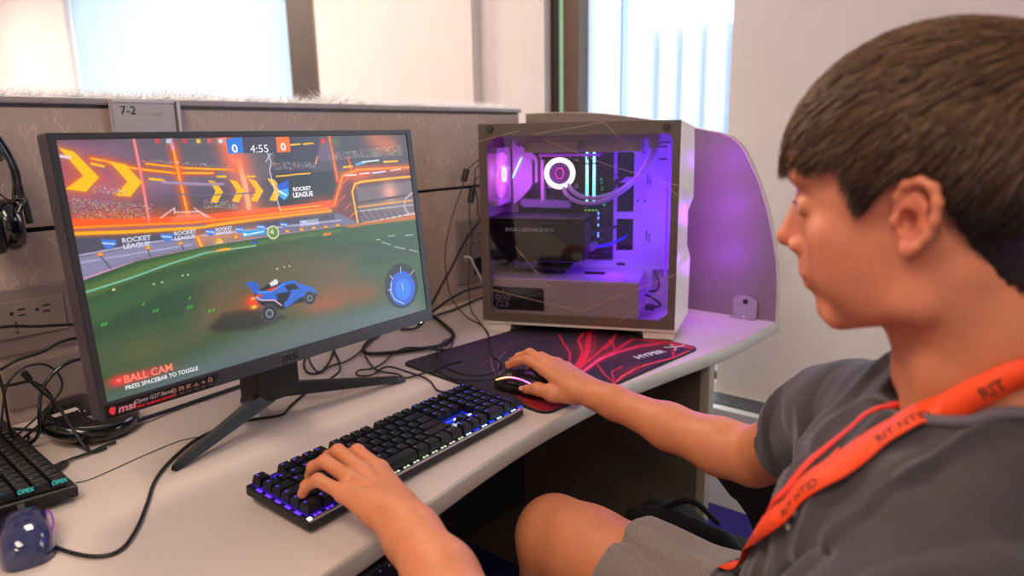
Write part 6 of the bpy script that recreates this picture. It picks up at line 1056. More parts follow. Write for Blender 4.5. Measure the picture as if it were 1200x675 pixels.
# ---- arms and hands
def arm(lo, hi, el, fa, wr, sh, hand, vx=.0016):
    s = SDF(lo, hi, vx)
    s.chain([sh, el], [.046, .039], .0)
    s.chain([el]+fa+[wr], [.041]+[.0445, .040][:len(fa)]+[.0], .02) if False else None
    P = [el]+[p for p, r in fa]; Rr = [.0385]+[r for p, r in fa]; s.chain(P, Rr, .018)
    hand(s); v, q = s.mesh(); v = relax(v, q, 2, .5); return v, q
def finger(s, pts, rad, k=.004):
    s.chain(pts, rad, k)
def lhand(s):
    up = (0.15, 0.0, 1)
    W = (.466, .572, .7975)
    mcp = {'i': (.512, .650, .8040), 'm': (.4905, .655, .8085), 'r': (.4700, .650, .8065), 'p': (.4515, .640, .7990)}
    s.cap((.458, .545, .796), W, .0300, .0290, .012, flat=(up, .72))
    for k_, ra in (('i', .0165), ('m', .0165), ('r', .0160), ('p', .0150)): s.cap((W[0]+(mcp[k_][0]-.482)*.45, W[1]+.006, W[2]-.001), mcp[k_], .0200, ra*.80, .014, flat=(up, .80))
    s.cap((.474, .590, .790), (.480, .640, .790), .024, .020, .012, flat=(up, .7))
    for k_ in mcp: s.ball(mcp[k_], .0105, .006)
    finger(s, [mcp['i'], (.5135, .694, .8150), (.5160, .716, .8020), (.5180, .727, .7860)], [.0100, .0088, .0078, .0068])
    finger(s, [mcp['m'], (.4915, .704, .8200), (.4930, .728, .8050), (.4950, .738, .7880)], [.0102, .0090, .0080, .0070])
    finger(s, [mcp['r'], (.4675, .699, .8170), (.4650, .722, .8030), (.4650, .732, .7870)], [.0098, .0086, .0077, .0067])
    finger(s, [mcp['p'], (.4425, .679, .8085), (.4375, .697, .7970), (.4365, .706, .7840)], [.0090, .0078, .0070, .0062])
    s.chain([(.480, .585, .788), (.502, .612, .785), (.520, .645, .782), (.528, .672, .779)], [.0170, .0140, .0110, .0085], .008)
    for (a, b) in (('i', 'm'), ('m', 'r'), ('r', 'p')):
        A = np.array(mcp[a]); Bq = np.array(mcp[b]); M_ = (A+Bq)/2
        s.cap(tuple(M_+np.array([0, -.004, .011])), tuple((np.array(W)+M_)/2+np.array([0, 0, .016])), .0022, .002, .006, 's')
def rhand(s):
    up = (-.1, 0.1, 1); W = (.957, .640, .7760)
    mcp = {'i': (.9440, .716, .8010), 'm': (.9620, .722, .8060), 'r': (.9800, .716, .8030), 'p': (.9950, .704, .7930)}
    s.cap((.953, .612, .7740), W, .0275, .0270, .012, flat=(up, .74))
    for k_, ra in (('i', .0165), ('m', .0165), ('r', .0160), ('p', .0150)): s.cap((W[0]+(mcp[k_][0]-.970)*.5, W[1]+.006, W[2]+.002), mcp[k_], .0200, ra*.80, .014, flat=(up, .80))
    s.cap((.958, .655, .7700), (.966, .690, .7840), .023, .018, .012, flat=(up, .75))
    for k_ in mcp: s.ball(mcp[k_], .0102, .006)
    finger(s, [mcp['i'], (.9440, .757, .8120), (.9450, .782, .8030), (.9470, .802, .7915)], [.0100, .0086, .0077, .0068])
    finger(s, [mcp['m'], (.9640, .765, .8180), (.9640, .792, .8050), (.9650, .808, .7920)], [.0102, .0088, .0078, .0068])
    finger(s, [mcp['r'], (.9850, .755, .8080), (.9910, .778, .7900), (.9930, .790, .7740)], [.0096, .0084, .0075, .0066])
    finger(s, [mcp['p'], (1.0030, .735, .7910), (1.0080, .755, .7740), (1.0090, .766, .7600)], [.0088, .0076, .0068, .0060])
    s.chain([(.945, .655, .7690), (.9290, .688, .7680), (.9240, .717, .7710), (.9255, .744, .7640)], [.0180, .0145, .0108, .0085], .008)
lav, laq = arm((.28, .00, .64), (.58, .78, 1.00), (.378, .335, .757), [((.398, .385, .766), .0395), ((.427, .455, .781), .0345), ((.448, .520, .793), .0288), ((.458, .555, .797), .0258)], None, (.488, .050, .855), lhand)
rav, raq = arm((.77, .13, .68), (1.06, .84, .98), (.925, .330, .756), [((.926, .380, .757), .0400), ((.936, .470, .762), .0338), ((.950, .575, .771), .0262), ((.955, .620, .775), .0245)], None, (.83, .20, .875), rhand)
# ---- legs, bare knees and calves, feet in shoes
def legs():
    s = SDF((.36, -.16, .02), (1.02, .80, .74), .004)
    s.cap((.66, -.02, .60), (.66, .04, .60), .13, .12, .0)
    for (hp, kn, an) in (((.755, .00, .570), (.822, .600, .575), (.765, .690, .12)), ((.565, .00, .570), (.51, .560, .545), (.47, .640, .12))):
        hp, kn, an = map(np.array, (hp, kn, an)); mid = hp*.45+kn*.55
        s.chain([tuple(hp), tuple(mid), tuple(kn*.9+hp*.1), tuple(kn)], [.095, .082, .070, .066], .02)
        s.ball(tuple(kn+np.array([0, .012, .010])), (.050, .050, .050), .02)
        cf = kn*.65+an*.35+np.array([0, -.03, 0]); s.chain([tuple(kn+np.array([0, 0, -.01])), tuple(cf), tuple(an)], [.060, .055, .036], .02)
        s.chain([tuple(an), tuple(an+np.array([0, .05, -.05]))], [.036, .034], .01)
    v, q = s.mesh(); return relax(v, q, 2), q
lgv, lgq = legs()
hvw = Hx(hv)
allv = np.concatenate([hvw, lav, rav, lgv])+PINV
SK = (208, 130, 88)
W0 = Hx
def hp_(x, y, z): return tuple(Hx(np.array([x, y, z]))+PINV)
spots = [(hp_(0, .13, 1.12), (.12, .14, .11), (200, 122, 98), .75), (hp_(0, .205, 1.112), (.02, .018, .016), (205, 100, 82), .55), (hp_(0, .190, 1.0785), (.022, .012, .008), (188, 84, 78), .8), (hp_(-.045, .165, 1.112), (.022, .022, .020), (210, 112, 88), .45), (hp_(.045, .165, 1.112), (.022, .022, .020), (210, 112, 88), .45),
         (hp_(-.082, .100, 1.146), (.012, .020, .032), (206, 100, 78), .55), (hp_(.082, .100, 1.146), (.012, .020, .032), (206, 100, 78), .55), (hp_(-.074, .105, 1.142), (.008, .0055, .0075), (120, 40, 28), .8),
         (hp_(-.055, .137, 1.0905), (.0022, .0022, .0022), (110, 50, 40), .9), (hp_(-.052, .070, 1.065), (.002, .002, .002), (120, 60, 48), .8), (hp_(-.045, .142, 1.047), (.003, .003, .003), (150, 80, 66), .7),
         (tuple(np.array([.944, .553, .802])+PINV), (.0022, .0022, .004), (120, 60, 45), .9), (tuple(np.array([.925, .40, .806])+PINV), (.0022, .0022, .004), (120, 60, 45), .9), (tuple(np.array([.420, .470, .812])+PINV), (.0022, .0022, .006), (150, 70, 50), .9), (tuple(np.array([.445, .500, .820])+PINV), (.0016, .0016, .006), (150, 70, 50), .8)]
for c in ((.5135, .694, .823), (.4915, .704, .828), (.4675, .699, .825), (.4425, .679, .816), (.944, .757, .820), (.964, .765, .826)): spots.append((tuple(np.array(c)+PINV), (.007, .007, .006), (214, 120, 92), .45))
skin = mat('skin', SK, 0.5, vattr='tone', var=0.05, vscale=60, sss=0.12, bump=.12, bscale=420)
body, bv, bf = meshobj('body', [(p+PINV, q) for p, q in ((hvw, hq), (lav, laq), (rav, raq), (lgv, lgq))], [skin], person, tone(allv, SK, spots))
# nails
NAIL = mat('nail', (226, 164, 140), 0.3)
for c, d_, n_v in (((.9478, .8045, .7945), (0, 1, -.55), (0, .45, 1)), ((.9658, .811, .7955), (0, 1, -.75), (0, .6, 1)), ((.9195, .7475, .7665), (.15, 1, -.25), (-.9, .1, .35))):
    m = MB(); dv = Vector(d_).normalized(); nv = Vector(n_v).normalized(); sv = dv.cross(nv).normalized(); nv = sv.cross(dv); c = Vector(c)+Vector(PINV)+nv*.0035
    vs = [(c+sv*math.cos(a)*.0045+dv*math.sin(a)*.0058+nv*(.0012-.0022*math.cos(a)**2)*1.0)[:] for a in np.linspace(0, 2*PI, 17)[:-1]]+[(c+nv*.0014)[:]]
    m.add(vs, [(i, (i+1) % 16, 16) for i in range(16)], NAIL, True); m.obj('fingernail', person)
# eyes, lashes and brows
EW = mat('eye_white', (226, 214, 208), .2); EI = mat('eye_iris', (70, 60, 50), .15)
for sg in (-1, 1):
    m = MB(); c = hp_(sg*.031, .1878, 1.1455); ax = Vector(Hx(np.array([0, 1, -.12]))-Hx(np.array([0, 0, 0])))
    m.lathe([(0, -.0115)]+[(.0118*math.cos(a), .0118*math.sin(a)) for a in np.linspace(-1.3, .95, 14)], EW, c, ax, n=24); m.lathe([(.0066, .0098), (.005, .0108), (.0, .0122)], EI, c, ax, n=20); m.obj('eye', person)
    m = MB(); HB = mat('brow_hair', (84, 58, 44), .7)
    for k in range(60):
        t = k/59; x = sg*(.014+.032*t); y = .2085-.022*t**2; z = 1.1660+.0045*math.sin(t*2.4)+random.uniform(-.002, .002); p = Vector(hp_(x, y, z)); m.tube([p, p+Vector((sg*.004, -.0005, .0015))], .0005, HB, n=3)
    m.obj('eyebrow', person)
    m = MB()
    for k in range(12):
        t = k/21; p = Vector(hp_(sg*(.021+.021*t), .2010-.006*t, 1.1470)); m.tube([p, p+Vector((sg*.001*t, .003, .0003)), p+Vector((sg*.002*t, .0055, .0018))], .0003, HB, n=3)
    m.obj('eyelashes', person)
# ---- hair: a close cap plus many combed strands
HAIRM = None
def hairmat():
    m = bpy.data.materials.new('brown_hair'); m.use_nodes = True; nt = m.node_tree; b = nt.nodes['Principled BSDF']
    a = nt.nodes.new('ShaderNodeAttribute'); a.attribute_name = 'tone'; nt.links.new(a.outputs['Color'], b.inputs['Base Color'])
    b.inputs['Roughness'].default_value = .42; b.inputs['Specular IOR Level'].default_value = .6; b.inputs['Anisotropic'].default_value = .5; return m
HAIRM = hairmat()
HC0 = np.array([0, .100, 1.180]); HR = np.array([.079, .117, .105])      # hair envelope
def hairline(y):          # lowest z of hair on the side, as a function of y (forward)
    ys = [-.05, .00, .03, .05, .068, .084, .092, .112, .124, .134, .142, .149, .158, .166, .230]
    zs = [1.085, 1.088, 1.092, 1.102, 1.124, 1.150, 1.1745, 1.1765, 1.170, 1.153, 1.142, 1.150, 1.170, 1.182, 1.176]
    return np.interp(y, ys, zs)
def env(d):
    # point on the envelope in direction d (unit), flatter at the sides, low behind
    q = d/HR; return HC0+d/np.linalg.norm(q, axis=-1, keepdims=True)
s = SDF((-.11, -.04, 1.05), (.11, .245, 1.31), .0018)
s.ball(HC0, HR-.005, 0.0); s.cap((0, .05, 1.14), (0, .035, 1.10), .062, .056, .02)
sl, (gx, gy, gz) = s.sub(s.lo, s.lo+s.n*s.vx, 0)
hl = hairline(gy)+.0025*np.sin(gy*900+gx*400)+0*gx; front = np.clip((gy-.16)/.03, 0, 1)
cut = hl-gz
s.d = np.maximum(s.d, np.broadcast_to(cut, s.d.shape).astype(np.float32)*.7)
# keep the cap off the face below the fringe
v, q = s.mesh(); v = relax(v, q, 1)
vw = Hx(v)+PINV
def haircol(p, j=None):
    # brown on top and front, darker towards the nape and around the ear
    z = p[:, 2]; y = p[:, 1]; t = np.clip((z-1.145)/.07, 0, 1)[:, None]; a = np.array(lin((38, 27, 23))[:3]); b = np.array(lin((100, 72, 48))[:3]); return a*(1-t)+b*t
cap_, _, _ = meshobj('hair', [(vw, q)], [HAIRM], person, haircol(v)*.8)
N = 9000; m = MB(); strand_cols = []
SV = []; SF = []; SCc = []
crown = np.array([0.0, .030, 1.262])
rs = np.random.default_rng(11)
cnt = 0
while cnt < N:
    d = rs.normal(size=3); d /= np.linalg.norm(d)
    if d[2] < -.75: continue
    p = env(d[None])[0]
    if p[2] < hairline(p[1])-.002: continue
    # tangent flow: away from the crown, forward on the top
    L = rs.uniform(.025, .055) if p[2] > 1.16 else rs.uniform(.008, .016)
    if p[2] < 1.16 and p[1] < .09: L = rs.uniform(.004, .009)
    lift = rs.uniform(-.002, .005) if p[2] > 1.17 else rs.uniform(-.0015, .0015)
    seg = 7; cur = p.copy(); pts = []; wob = rs.normal(size=3)*.10
    for k in range(seg):
        nrm = (cur-HC0)/HR**2; nrm /= np.linalg.norm(nrm)
        fl = cur-crown; fl = fl+np.array([0, .10, 0])*(1 if cur[2] > 1.22 else .3)+np.array([0, 0, -.05]); fl = fl/np.linalg.norm(fl)+wob
        t = fl-nrm*(fl@nrm); t /= np.linalg.norm(t)+1e-9
        h = lift+.0035*math.sin(PI*k/(seg-1)); pts.append(cur+nrm*h); cur = cur+t*L/(seg-1)
        e = env(((cur-HC0)/np.linalg.norm(cur-HC0))[None])[0]
        if cur[2] > 1.175: cur = e
        lowest = hairline(cur[1])-(.010 if cur[1] > .17 else .003)+rs.normal()*.002
        if cur[2] < lowest: break
    if len(pts) < 3: continue
    cnt += 1; pts = np.array(pts); n = len(pts); w0 = rs.uniform(.00035, .0008) if p[2] > 1.16 else .0003
    o = sum(len(x) for x in SV) if False else None
    T = np.gradient(pts, axis=0); T /= np.linalg.norm(T, axis=1, keepdims=True)+1e-9
    nr = pts-HC0; nr /= np.linalg.norm(nr, axis=1, keepdims=True); S_ = np.cross(T, nr); S_ /= np.linalg.norm(S_, axis=1, keepdims=True)+1e-9
    w = w0*np.linspace(1, .25, n)[:, None]*1.4
    SV.append(np.stack([pts-S_*w, pts+nr*w*.9, pts+S_*w], 1).reshape(-1, 3))
    shade = rs.uniform(.45, 1.7)
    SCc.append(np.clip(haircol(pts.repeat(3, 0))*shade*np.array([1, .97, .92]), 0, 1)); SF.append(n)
V = np.concatenate(SV); C_ = np.concatenate(SCc); F_ = []; o = 0
for n in SF:
    i = np.arange(n-1)[:, None]*3+o
    F_.append(np.concatenate([np.stack([i[:, 0]+a, i[:, 0]+b, i[:, 0]+3+b, i[:, 0]+3+a], 1) for a, b in ((0, 1), (1, 2), (2, 0))])); o += n*3
F_ = np.concatenate(F_)
st_o, _, _ = meshobj('hair_strands', [(Hx(V)+PINV, F_)], [HAIRM], cap_, C_)

# ---- t-shirt
s = SDF((.36, -.16, .55), (1.00, .42, 1.08), .003)
C, Bl, Ch = s.cap, s.ball, s.chain
Bl((.66, .02, .62), (.165, .14, .12), 0.0); Bl((.67, .09, .70), (.150, .140, .11), .05); Bl((.67, .115, .765), (.135, .112, .10), .04); Bl((.68, .185, .680), (.135, .115, .050), .04)
Bl((.66, .075, .82), (.165, .105, .15), .06); Bl((.67, .105, .885), (.14, .080, .075), .05)
Ch([(.505, .050, .880), (.595, .030, .940)], [.056, .052], .04); Ch([(.815, .190, .885), (.73, .085, .955)], [.056, .058], .04)
Bl((.66, .045, .955), (.072, .068, .045), .04)
Ch([(.66, -.05, .90), (.66, -.06, .70)], [.10, .11], .05)
# sleeves
Ch([(.82, .185, .885), (.868, .255, .825)], [.062, .0600], .025)
Ch([(.497, .055, .875), (.450, .140, .800)], [.062, .060], .03)
# folds: long soft ridges falling from the near shoulder and across the chest
folds = [([(.51, .100, .915), (.55, .135, .875), (.60, .165, .80), (.63, .205, .72)], .009), ([(.49, .11, .88), (.52, .145, .82), (.56, .17, .74)], .008), ([(.56, .085, .955), (.60, .135, .905), (.68, .175, .86)], .006), ([(.53, .08, .94), (.58, .13, .88), (.65, .175, .80)], .007), ([(.78, .19, .93), (.76, .215, .86), (.74, .235, .77)], .006), ([(.83, .235, .90), (.80, .245, .85)], .005), ([(.60, .235, .70), (.68, .265, .69), (.78, .26, .68)], .010), ([(.58, .20, .76), (.68, .215, .75), (.76, .215, .76)], .007)]
for p, r in folds: s.chain(p, [r]*len(p), .022)
for p, r in [([(.50, .110, .900), (.54, .145, .85), (.585, .175, .77)], .005), ([(.58, .15, .955), (.66, .195, .885)], .004), ([(.60, .22, .73), (.70, .24, .72)], .006)]: s.chain(p, [r]*len(p), .016, 's')
# neck opening and sleeve ends
s.chain([(.66, .045, .93), (.66, .060, 1.08)], [.058, .068], .004, 's'); s.ball((.66, .095, .985), (.046, .040, .030), .006, 's')
d1 = np.array([.048, .070, -.060]); d1 /= np.linalg.norm(d1); s.half((.868, .255, .825), d1, .002, (.83, .20, .74), (1.0, .42, .90))
d2 = np.array([-.053, .075, -.093]); d2 /= np.linalg.norm(d2); s.half((.450, .140, .800), d2, .002, (.36, .05, .66), (.512, .30, .885))
v, q = s.mesh(); v = relax(v, q, 3)
# fine crumples
nz = np.array([noise.noise(Vector((a*14, b*14, c*9))) for a, b, c in v]); nz2 = np.array([noise.noise(Vector((a*38+5, b*38, c*20))) for a, b, c in v])
e = np.cross(v[q[:, 2]]-v[q[:, 0]], v[q[:, 3]]-v[q[:, 1]]); vn = np.zeros_like(v)
for k in range(4): np.add.at(vn, q[:, k], e)
vn /= np.linalg.norm(vn, axis=1, keepdims=True)+1e-12
if (vn*(v-v.mean(0))).sum() < 0: vn = -vn
rid = np.array([1-abs(noise.noise(Vector(((a*.8+b*.6-c*.3)*17, (a*.3-b*.5)*5, (c*.9+b*.4)*6)))) for a, b, c in v]); v = v+vn*(nz*.0045+nz2*.0016+np.clip(rid-.80, 0, 1)*.042)[:, None]
TEE = mat('charcoal_heather_jersey', (57, 50, 56), 0.9, var=0.14, vscale=350, bump=.5, bscale=900, sheen=.25)
shirt, sv, sf = meshobj('t_shirt', [(v+PINV, q)], [TEE], person)
shirt['label'] = 'dark grey t-shirt with an orange and white chest print'
bvh = BVHTree.FromPolygons([tuple(p) for p in v], [tuple(f) for f in q])
bw = bv-PINV; bvh2 = BVHTree.FromPolygons([tuple(p) for p in np.concatenate([v, bw])], [tuple(f) for f in np.concatenate([q, bf+len(v)])])
# collar rib
CR = []
for a in np.linspace(0, 2*PI, 49)[:-1]:
    c = Vector((.66+.070*math.sin(a), .050+.062*math.cos(a), 1.0-.030*math.cos(a)-.004)); h_ = bvh.find_nearest(c); CR.append((h_[0]+h_[1]*.002))
m = MB(); m.tube([p+Vector(PINV) for p in CR], .0052, mat('collar_rib', (96, 88, 98), .9, bump=.6, bscale=900), n=8, closed=True); m.obj('collar', shirt)
# ---- lanyard: strap along the shirt, near side broad to the lens, far side nearly edge-on
LAN = mat('orange_lanyard', (250, 74, 16), 0.6, bump=.3, bscale=1200)
def strap(pts, w, name, parent, text=None, mt=None, lift=.0065):
    P = smoothpath(pts, 8); surf = []
    for p in P:
        h_ = bvh2.find_nearest(p)
        n_ = h_[1]; q_ = h_[0]+n_*lift
        surf.append((Vector(q_), Vector(n_)))
    def sm_(L_, k):
        out = []
        for i in range(len(L_)):
            w_ = [L_[min(max(j, 0), len(L_)-1)] for j in range(i-k, i+k+1)]; out.append(sum(w_, Vector((0, 0, 0)))/len(w_))
        return out
    wd = 4 if len(P) > 40 else 1
    pos = sm_([q_ for q_, n_ in surf], wd); nm = [n_.normalized() for n_ in sm_(sm_([n_ for q_, n_ in surf], wd*2), wd*2)]
    pos = [p+n_*(.0012 if len(P) > 40 else 0) for p, n_ in zip(pos, nm)]
    fr = []; vs = []; Ln = [0]
    for i, p in enumerate(pos):
        t = (pos[min(i+1, len(pos)-1)]-pos[max(i-1, 0)]).normalized(); sd = t.cross(nm[i]).normalized(); fr.append((p, t, sd, nm[i]))
        if i: Ln.append(Ln[-1]+(pos[i]-pos[i-1]).length)
    for (p, t, sd, n_) in fr:
        for a, b in ((-1, 0), (1, 0), (1, 1), (-1, 1)): vs.append((p+sd*a*w/2+n_*b*.0012+Vector(PINV))[:])
    fs = []
    for i in range(len(fr)-1):
        for k in range(4): l = (k+1) % 4; fs.append((i*4+k, i*4+l, i*4+4+l, i*4+4+k))
    mm = MB(); mm.add(vs, fs, mt or LAN, True); o = mm.obj(name, parent)
    if text:
        tm = MB(); INK = mat('lanyard_ink', (70, 24, 12), .7)
        for (s_, anc, size) in text:
            raw = MB(); tm = MB()
            s0 = Ln[min(range(len(pos)), key=lambda i: (pos[i]-Vector(anc)).length)]; textmesh(s_, size, raw, INK, Matrix.Translation((s0, 0, 0)), bold=.0002)
            out = []
            for (x, y, z) in raw.v:
                i = int(np.searchsorted(Ln, x))-1; i = max(0, min(i, len(fr)-2)); u = (x-Ln[i])/max(Ln[i+1]-Ln[i], 1e-6); p = fr[i][0].lerp(fr[i+1][0], u); sd = fr[i][2]; n_ = fr[i][3]
                out.append((p-sd*(y-w/2+.004)*1.0+n_*.0018+Vector(PINV))[:])
            tm.add(out, raw.f, INK); tm.obj('printed_letters', o)
    return o, Ln[-1]
# ---- grey shorts over the thighs
s = SDF((.38, -.20, .44), (1.00, .62, .74), .0035)
s.ball((.66, .00, .57), (.175, .145, .105), 0.0)
for (a, b, rr) in (((.755, .00, .570), (.818, .560, .577), (.104, .082)), ((.565, .00, .565), (.515, .50, .548), (.104, .082))):
    a = np.array(a); b = np.array(b); s.chain([tuple(a), tuple(a*.5+b*.5), tuple(b)], [rr[0], .094, .086], .03)
    d_ = (b-a)/np.linalg.norm(b-a); dn = d_+np.array([0, 0, .18]); c_ = a+(b-a)*.845
    s.half(tuple(c_), dn, .002, (c_[0]-.13, .36, .44), (c_[0]+.13, .62, .74))
    s.chain([tuple(c_-d_*.03+np.array([0, 0, .080])), tuple(c_-d_*.16+np.array([-.03, 0, .092]))], [.006, .008], .02)
    s.chain([tuple(c_-d_*.02+np.array([-.03, 0, .076])), tuple(c_-d_*.12+np.array([-.06, 0, .075]))], [.004, .006], .02, 's')
v, q = s.mesh(); v = relax(v, q, 2)
nz = np.array([noise.noise(Vector((a*16, b*12, c*16))) for a, b, c in v]); v = v+np.stack([nz*.002, nz*0, nz*.003], 1)
SHO = mat('grey_heather_shorts', (128, 116, 110), .9, var=.14, vscale=300, bump=.4, bscale=700, sheen=.2)
so_, _, _ = meshobj('shorts', [(v+PINV, q)], [SHO], person)
for (a, b) in (((.755, .00, .570), (.818, .560, .577)), ((.565, .00, .565), (.515, .50, .548))):
    a = np.array(a); b = np.array(b); d_ = (b-a)/np.linalg.norm(b-a)
# ---- shoes
for (x, y) in ((.765, .70), (.47, .65)):
    s = SDF((x-.09, y-.14, -.01), (x+.09, y+.24, .16), .003)
    s.cap((x, y-.03, .05), (x, y+.14, .036), .042, .036, 0); s.cap((x, y-.01, .085), (x, y+.005, .11), .044, .042, .02); s.ball((x, y+.14, .04), (.048, .06, .034), .02)
    s.half((x, y, .001), (0, 0, -1)); v, q = s.mesh(); v = relax(v, q, 2); sh_, _, _ = meshobj('shoe', [(v+PINV, q)], [mat('black_canvas_shoe', (30, 30, 34), .8, bump=.3)], person)

# ------------------------------------------------------------------ office chair he sits on
ch = empty('office_chair', (.66, -.02, 0), 0, 'black office chair with slanted armrest under the seated man', 'chair')
Tc = Matrix.Translation((-.66, .02, 0))
CHB = mat('black_chair_plastic', (20, 20, 22), .45, bump=.2, bscale=500); CHF = mat('black_chair_mesh', (24, 24, 26), .85, bump=.6, bscale=900)
m = MB(); m.box((.42, -.22, .400), (.90, .28, .462), CHF, Tc, .022); m.obj('seat', ch)
m = MB()
for i in range(12):
    t0, t1 = i/12, (i+1)/12
    f_ = lambda t: (-.28-.10*t+.05*math.sin(t*PI), .50+.50*t)
    (y0_, z0_), (y1_, z1_) = f_(t0), f_(t1); wd = .22-.03*abs(t0-.5)
    m.add([(.66-wd, y0_, z0_), (.66+wd, y0_, z0_), (.66+wd, y1_, z1_), (.66-wd, y1_, z1_), (.66-wd, y0_-.025, z0_), (.66+wd, y0_-.025, z0_), (.66+wd, y1_-.025, z1_), (.66-wd, y1_-.025, z1_)], [(0,3,2,1),(4,5,6,7),(0,4,7,3),(1,2,6,5),(3,7,6,2),(0,1,5,4)], CHF, True, Tc)
m.obj('backrest', ch)
m = MB(); m.tube(smoothpath([(.66, -.10, .39), (.66, -.30, .38), (.66, -.345, .50), (.66, -.33, .75)], 5), .022, CHB, n=10, M=Tc); m.obj('back_frame', ch)
for sx in (1, -1):
    m = MB(); X = .985 if sx > 0 else .325
    pts = [(.424, .688), (.400, .703), (.319, .712), (.208, .716), (.06, .714), (.03, .700), (.05, .640), (.10, .560), (.18, .530), (.30, .560), (.343, .601), (.358, .629), (.374, .646), (.384, .650), (.406, .672)]
    if sx < 0: pts = [(y-.16, z-.10) for y, z in pts]
    m.prism([(X, y, z) for y, z in pts], (.030, 0, 0), CHB, Tc); m.prism([(X-.004, y, z+.001) for y, z in pts[1:5]]+[(X-.004, y, z-.018) for y, z in pts[1:5][::-1]], (.038, 0, 0), mat('chair_arm_pad', (30, 30, 33), .6), Tc)
    zz = -.10 if sx < 0 else 0; m.box((X+.004, .06+zz*1.6, .430), (X+.026, .14+zz*1.6, .565+zz), CHB, Tc); m.box((min(X, .66), .07+zz*1.6, .405), (max(X+.026, .66), .13+zz*1.6, .430), CHB, Tc); m.obj('armrest', ch)
m = MB(); m.cyl((.66, -.02, .07), (.66, -.02, .40), .026, CHB, M=Tc); m.obj('gas_lift', ch)
for k in range(5):
    a = 2*PI*k/5+.3; m = MB(); e1 = (.66+.30*math.cos(a), -.02+.30*math.sin(a), .075); m.tube([(.66, -.02, .10), e1], .018, CHB, n=8, M=Tc); b_ = m.obj('base_arm', ch)
    m = MB(); d_ = Vector((-math.sin(a), math.cos(a), 0)); c = Vector((e1[0], e1[1], .0305))
    for q_ in (-1, 1): m.cyl((c+d_*q_*.006)[:], (c+d_*q_*.026)[:], .030, CHB, n=20, M=Tc)
    m.obj('caster', b_)
# ------------------------------------------------------------------ backpack on the floor under the desk end
s = SDF((1.00, .26, -.01), (1.36, .74, .60), .0045)
s.cap((1.16, .56, .12), (1.18, .56, .38), .10, .085, 0); s.cap((1.20, .44, .12), (1.20, .45, .34), .12, .095, .04); s.ball((1.18, .60, .40), (.08, .07, .075), .04); s.ball((1.19, .40, .33), (.09, .09, .085), .04)
s.chain([(1.13, .64, .46), (1.15, .56, .474), (1.16, .46, .455), (1.15, .36, .41)], [.014, .016, .016, .014], .02)
s.chain([(1.10, .60, .40), (1.09, .50, .36), (1.10, .40, .30)], [.010, .012, .010], .02, 's')
s.half((1.18, .5, .0015), (0, 0, -1)); v, q = s.mesh(); v = relax(v, q, 2); nz = np.array([noise.noise(Vector((a*18, b*18, c*14))) for a, b, c in v]); v = v+np.stack([nz*.008, nz*.006, nz*0], 1)
bp = empty('backpack', (1.18, .5, 0), 0, 'crumpled black fabric backpack on the floor beyond the bare knee', 'bag'); BPM = mat('black_nylon', (11, 10, 11), .9, bump=.4, bscale=400)
meshobj('body', [(v-np.array([1.18, .5, 0]), q)], [BPM], bp)
m = MB(); m.tube(smoothpath([(-.06, .10, .455), (-.085, .06, .40), (-.115, .02, .30), (-.125, -.01, .18), (-.12, -.02, .10)], 5), .009, BPM, n=8); m.obj('strap', bp)
m = MB(); m.tube(smoothpath([(-.03, .09, .478), (-.02, .03, .515), (0, -.02, .475)], 5), .006, BPM, n=8); m.obj('handle', bp)
lan = empty('lanyard', tuple(-PINV), 0, 'bright orange fabric lanyard with dark lettering hanging around the neck', 'lanyard')
near = [(.72, -.075, 1.045), (.675, -.055, 1.055), (0.645, -.020, 1.050), (.6085, .0278, 1.0367), (.6041, .0416, 1.0245), (.6045, .0587, 1.0088), (.6050, .0745, .991), (.5939, .0888, .9804), (.5863, .1069, .9637), (.5720, .1243, .9486), (.5557, .1381, .9352), (.5540, .1561, .9098), (.5590, .1716, .884), (.5900, .1920, .8500), (.6252, .211, .8178), (.672, .240, .768), (.7112, .2707, .7158), (.735, .283, .692)][::-1]
strap(near, .0215, 'strap', lan, text=[('RIT', (.6030, .0500, 1.0180), .0125), ('RIT NTID', (.5850, .1090, .9620), .0115), ('RIT NTID', (.5700, .165, .895), .0115), ('RIT', (.6252, .211, .8178), .0115)])
far = [(.70, -.02, 1.04), (.700, .06, .985), (.6654, .1206, .9619), (.6300, .1183, .9705), (.6090, .1233, .9640), (.6000, .1338, .9540), (.5950, .1450, .9410), (.5850, .1560, .925), (.5740, .1650, .908), (.5740, .1724, .8937), (.5850, .1842, .8705), (.6252, .2051, .831), (.672, .246, .762), (.7152, .2780, .7060), (.737, .286, .690)][::-1]
strap(far, .0070, 'strap', lan, mt=mat('orange_lanyard_edge', (236, 50, 22), .6), lift=.0045)
ORP = mat('orange_shirt_print', (250, 92, 30), .6); WHP = mat('white_shirt_print', (210, 196, 196), .6)
strap([(.5870, .1330, .9470), (.5800, .1400, .9400), (.5790, .1450, .9330)], .0060, 'chest_print', shirt, mt=ORP, lift=.0016)
strap([(.5740, .1480, .9330), (.5700, .1510, .9260), (.5640, .1500, .9220), (.5600, .1530, .9160), (.5560, .1570, .9080)], .0075, 'chest_print', shirt, mt=ORP, lift=.0016)
strap([(.5560, .1600, .9010), (.5550, .1620, .8960)], .0080, 'chest_print', shirt, mt=WHP, lift=.0016)
strap([(.5520, .1640, .8880), (.5515, .1650, .8840)], .0060, 'chest_print', shirt, mt=WHP, lift=.0016)
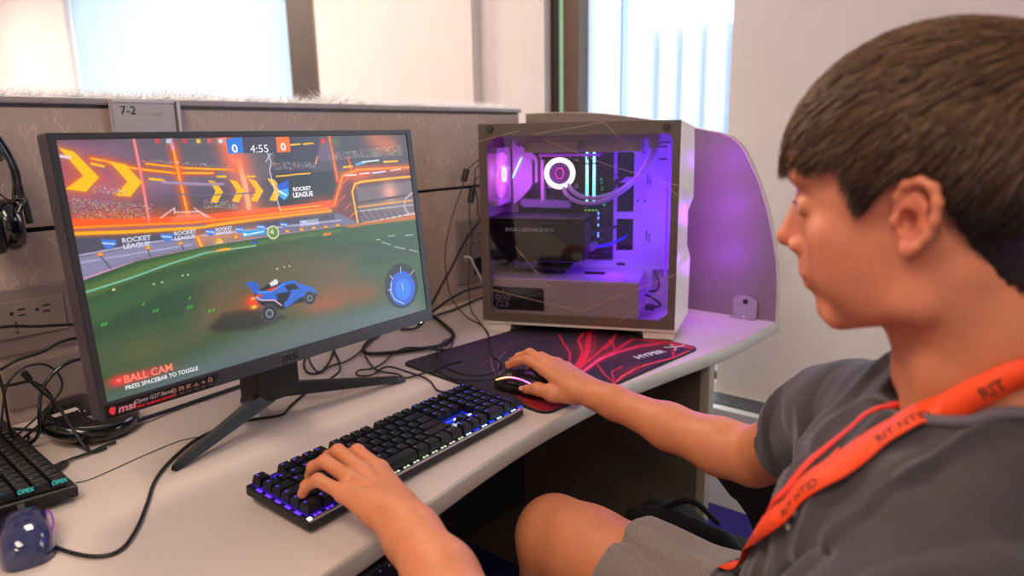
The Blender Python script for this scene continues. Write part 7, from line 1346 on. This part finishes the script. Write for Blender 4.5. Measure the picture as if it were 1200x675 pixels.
# ------------------------------------------------------------------ light
def area(name, loc, size, col, e, rot=(0, 0, 0), sy=None):
    l = bpy.data.lights.new(name, 'AREA'); l.energy = e; l.color = col; l.shape = 'RECTANGLE'; l.size = size; l.size_y = sy or size
    o = bpy.data.objects.new(name, l); COL.objects.link(o); o.location = loc; o.rotation_euler = rot; return o
for i, (x, y, e) in enumerate(((-0.6, 0.4, 27), (0.9, 2.4, 34), (0.9, 4.4, 110), (0.6, 7.2, 120), (-1.7, -0.6, 26))):  # unseen panels; those beyond the partition and far left added as fill
    cl = empty('ceiling_light', (x, y, 2.70), 0, 'recessed ceiling light panel', 'ceiling light', 'ceiling light panels')
    m = MB(); m.box((-.32, -.62, -.02), (.32, -.60, 0), WALLM); m.box((-.32, .60, -.02), (.32, .62, 0), WALLM); m.box((-.32, -.60, -.02), (-.30, .60, 0), WALLM); m.box((.30, -.60, -.02), (.32, .60, 0), WALLM); m.obj('frame', cl)
    a = area('ceiling_lamp', (0, 0, -.03), .58, (1.0, .80, .62), e, sy=1.18); a.parent = cl
for (y0, y1, e) in ((.93, 1.59, 12), (3.1, 6.2, 40), (-1.2, 0, 14)):
    area('daylight', (XW+.20, (y0+y1)/2, 1.42), 2.0, (.80, .90, 1.0), e, (0, PI/2, 0), sy=y1-y0)
w = bpy.data.worlds.new('World'); SC.world = w; w.use_nodes = True; bg = w.node_tree.nodes['Background']; bg.inputs[0].default_value = (0.90, 0.95, 1.0, 1); bg.inputs[1].default_value = 3.2

# ------------------------------------------------------------------ camera
f, yaw, pitch, roll, h = 821.4556, 0.8749, 0.2153, -0.0181, 0.4697
F = Vector((math.sin(yaw)*math.cos(pitch), math.cos(yaw)*math.cos(pitch), -math.sin(pitch))); R = Vector((math.cos(yaw), -math.sin(yaw), 0)); Uv = R.cross(F)
R, Uv = R*math.cos(roll)+Uv*math.sin(roll), -R*math.sin(roll)+Uv*math.cos(roll)
cam = bpy.data.cameras.new('camera'); co = bpy.data.objects.new('camera', cam); COL.objects.link(co)
Mc = Matrix.Identity(4)
for i in range(3): Mc[i][0] = R[i]; Mc[i][1] = Uv[i]; Mc[i][2] = -F[i]
Mc[0][3], Mc[1][3], Mc[2][3] = 0, 0, DT+h
co.matrix_world = Mc; cam.sensor_width = 36; cam.lens = f*36/1200; cam.clip_start = .02
cam.dof.use_dof = True; cam.dof.focus_distance = 1.12; cam.dof.aperture_fstop = 3.4
SC.camera = co
vs_ = SC.view_settings; vs_.view_transform = 'Standard'; vs_.look = 'None'; vs_.exposure = 0.12; vs_.gamma = 1.0; vs_.use_curve_mapping = False
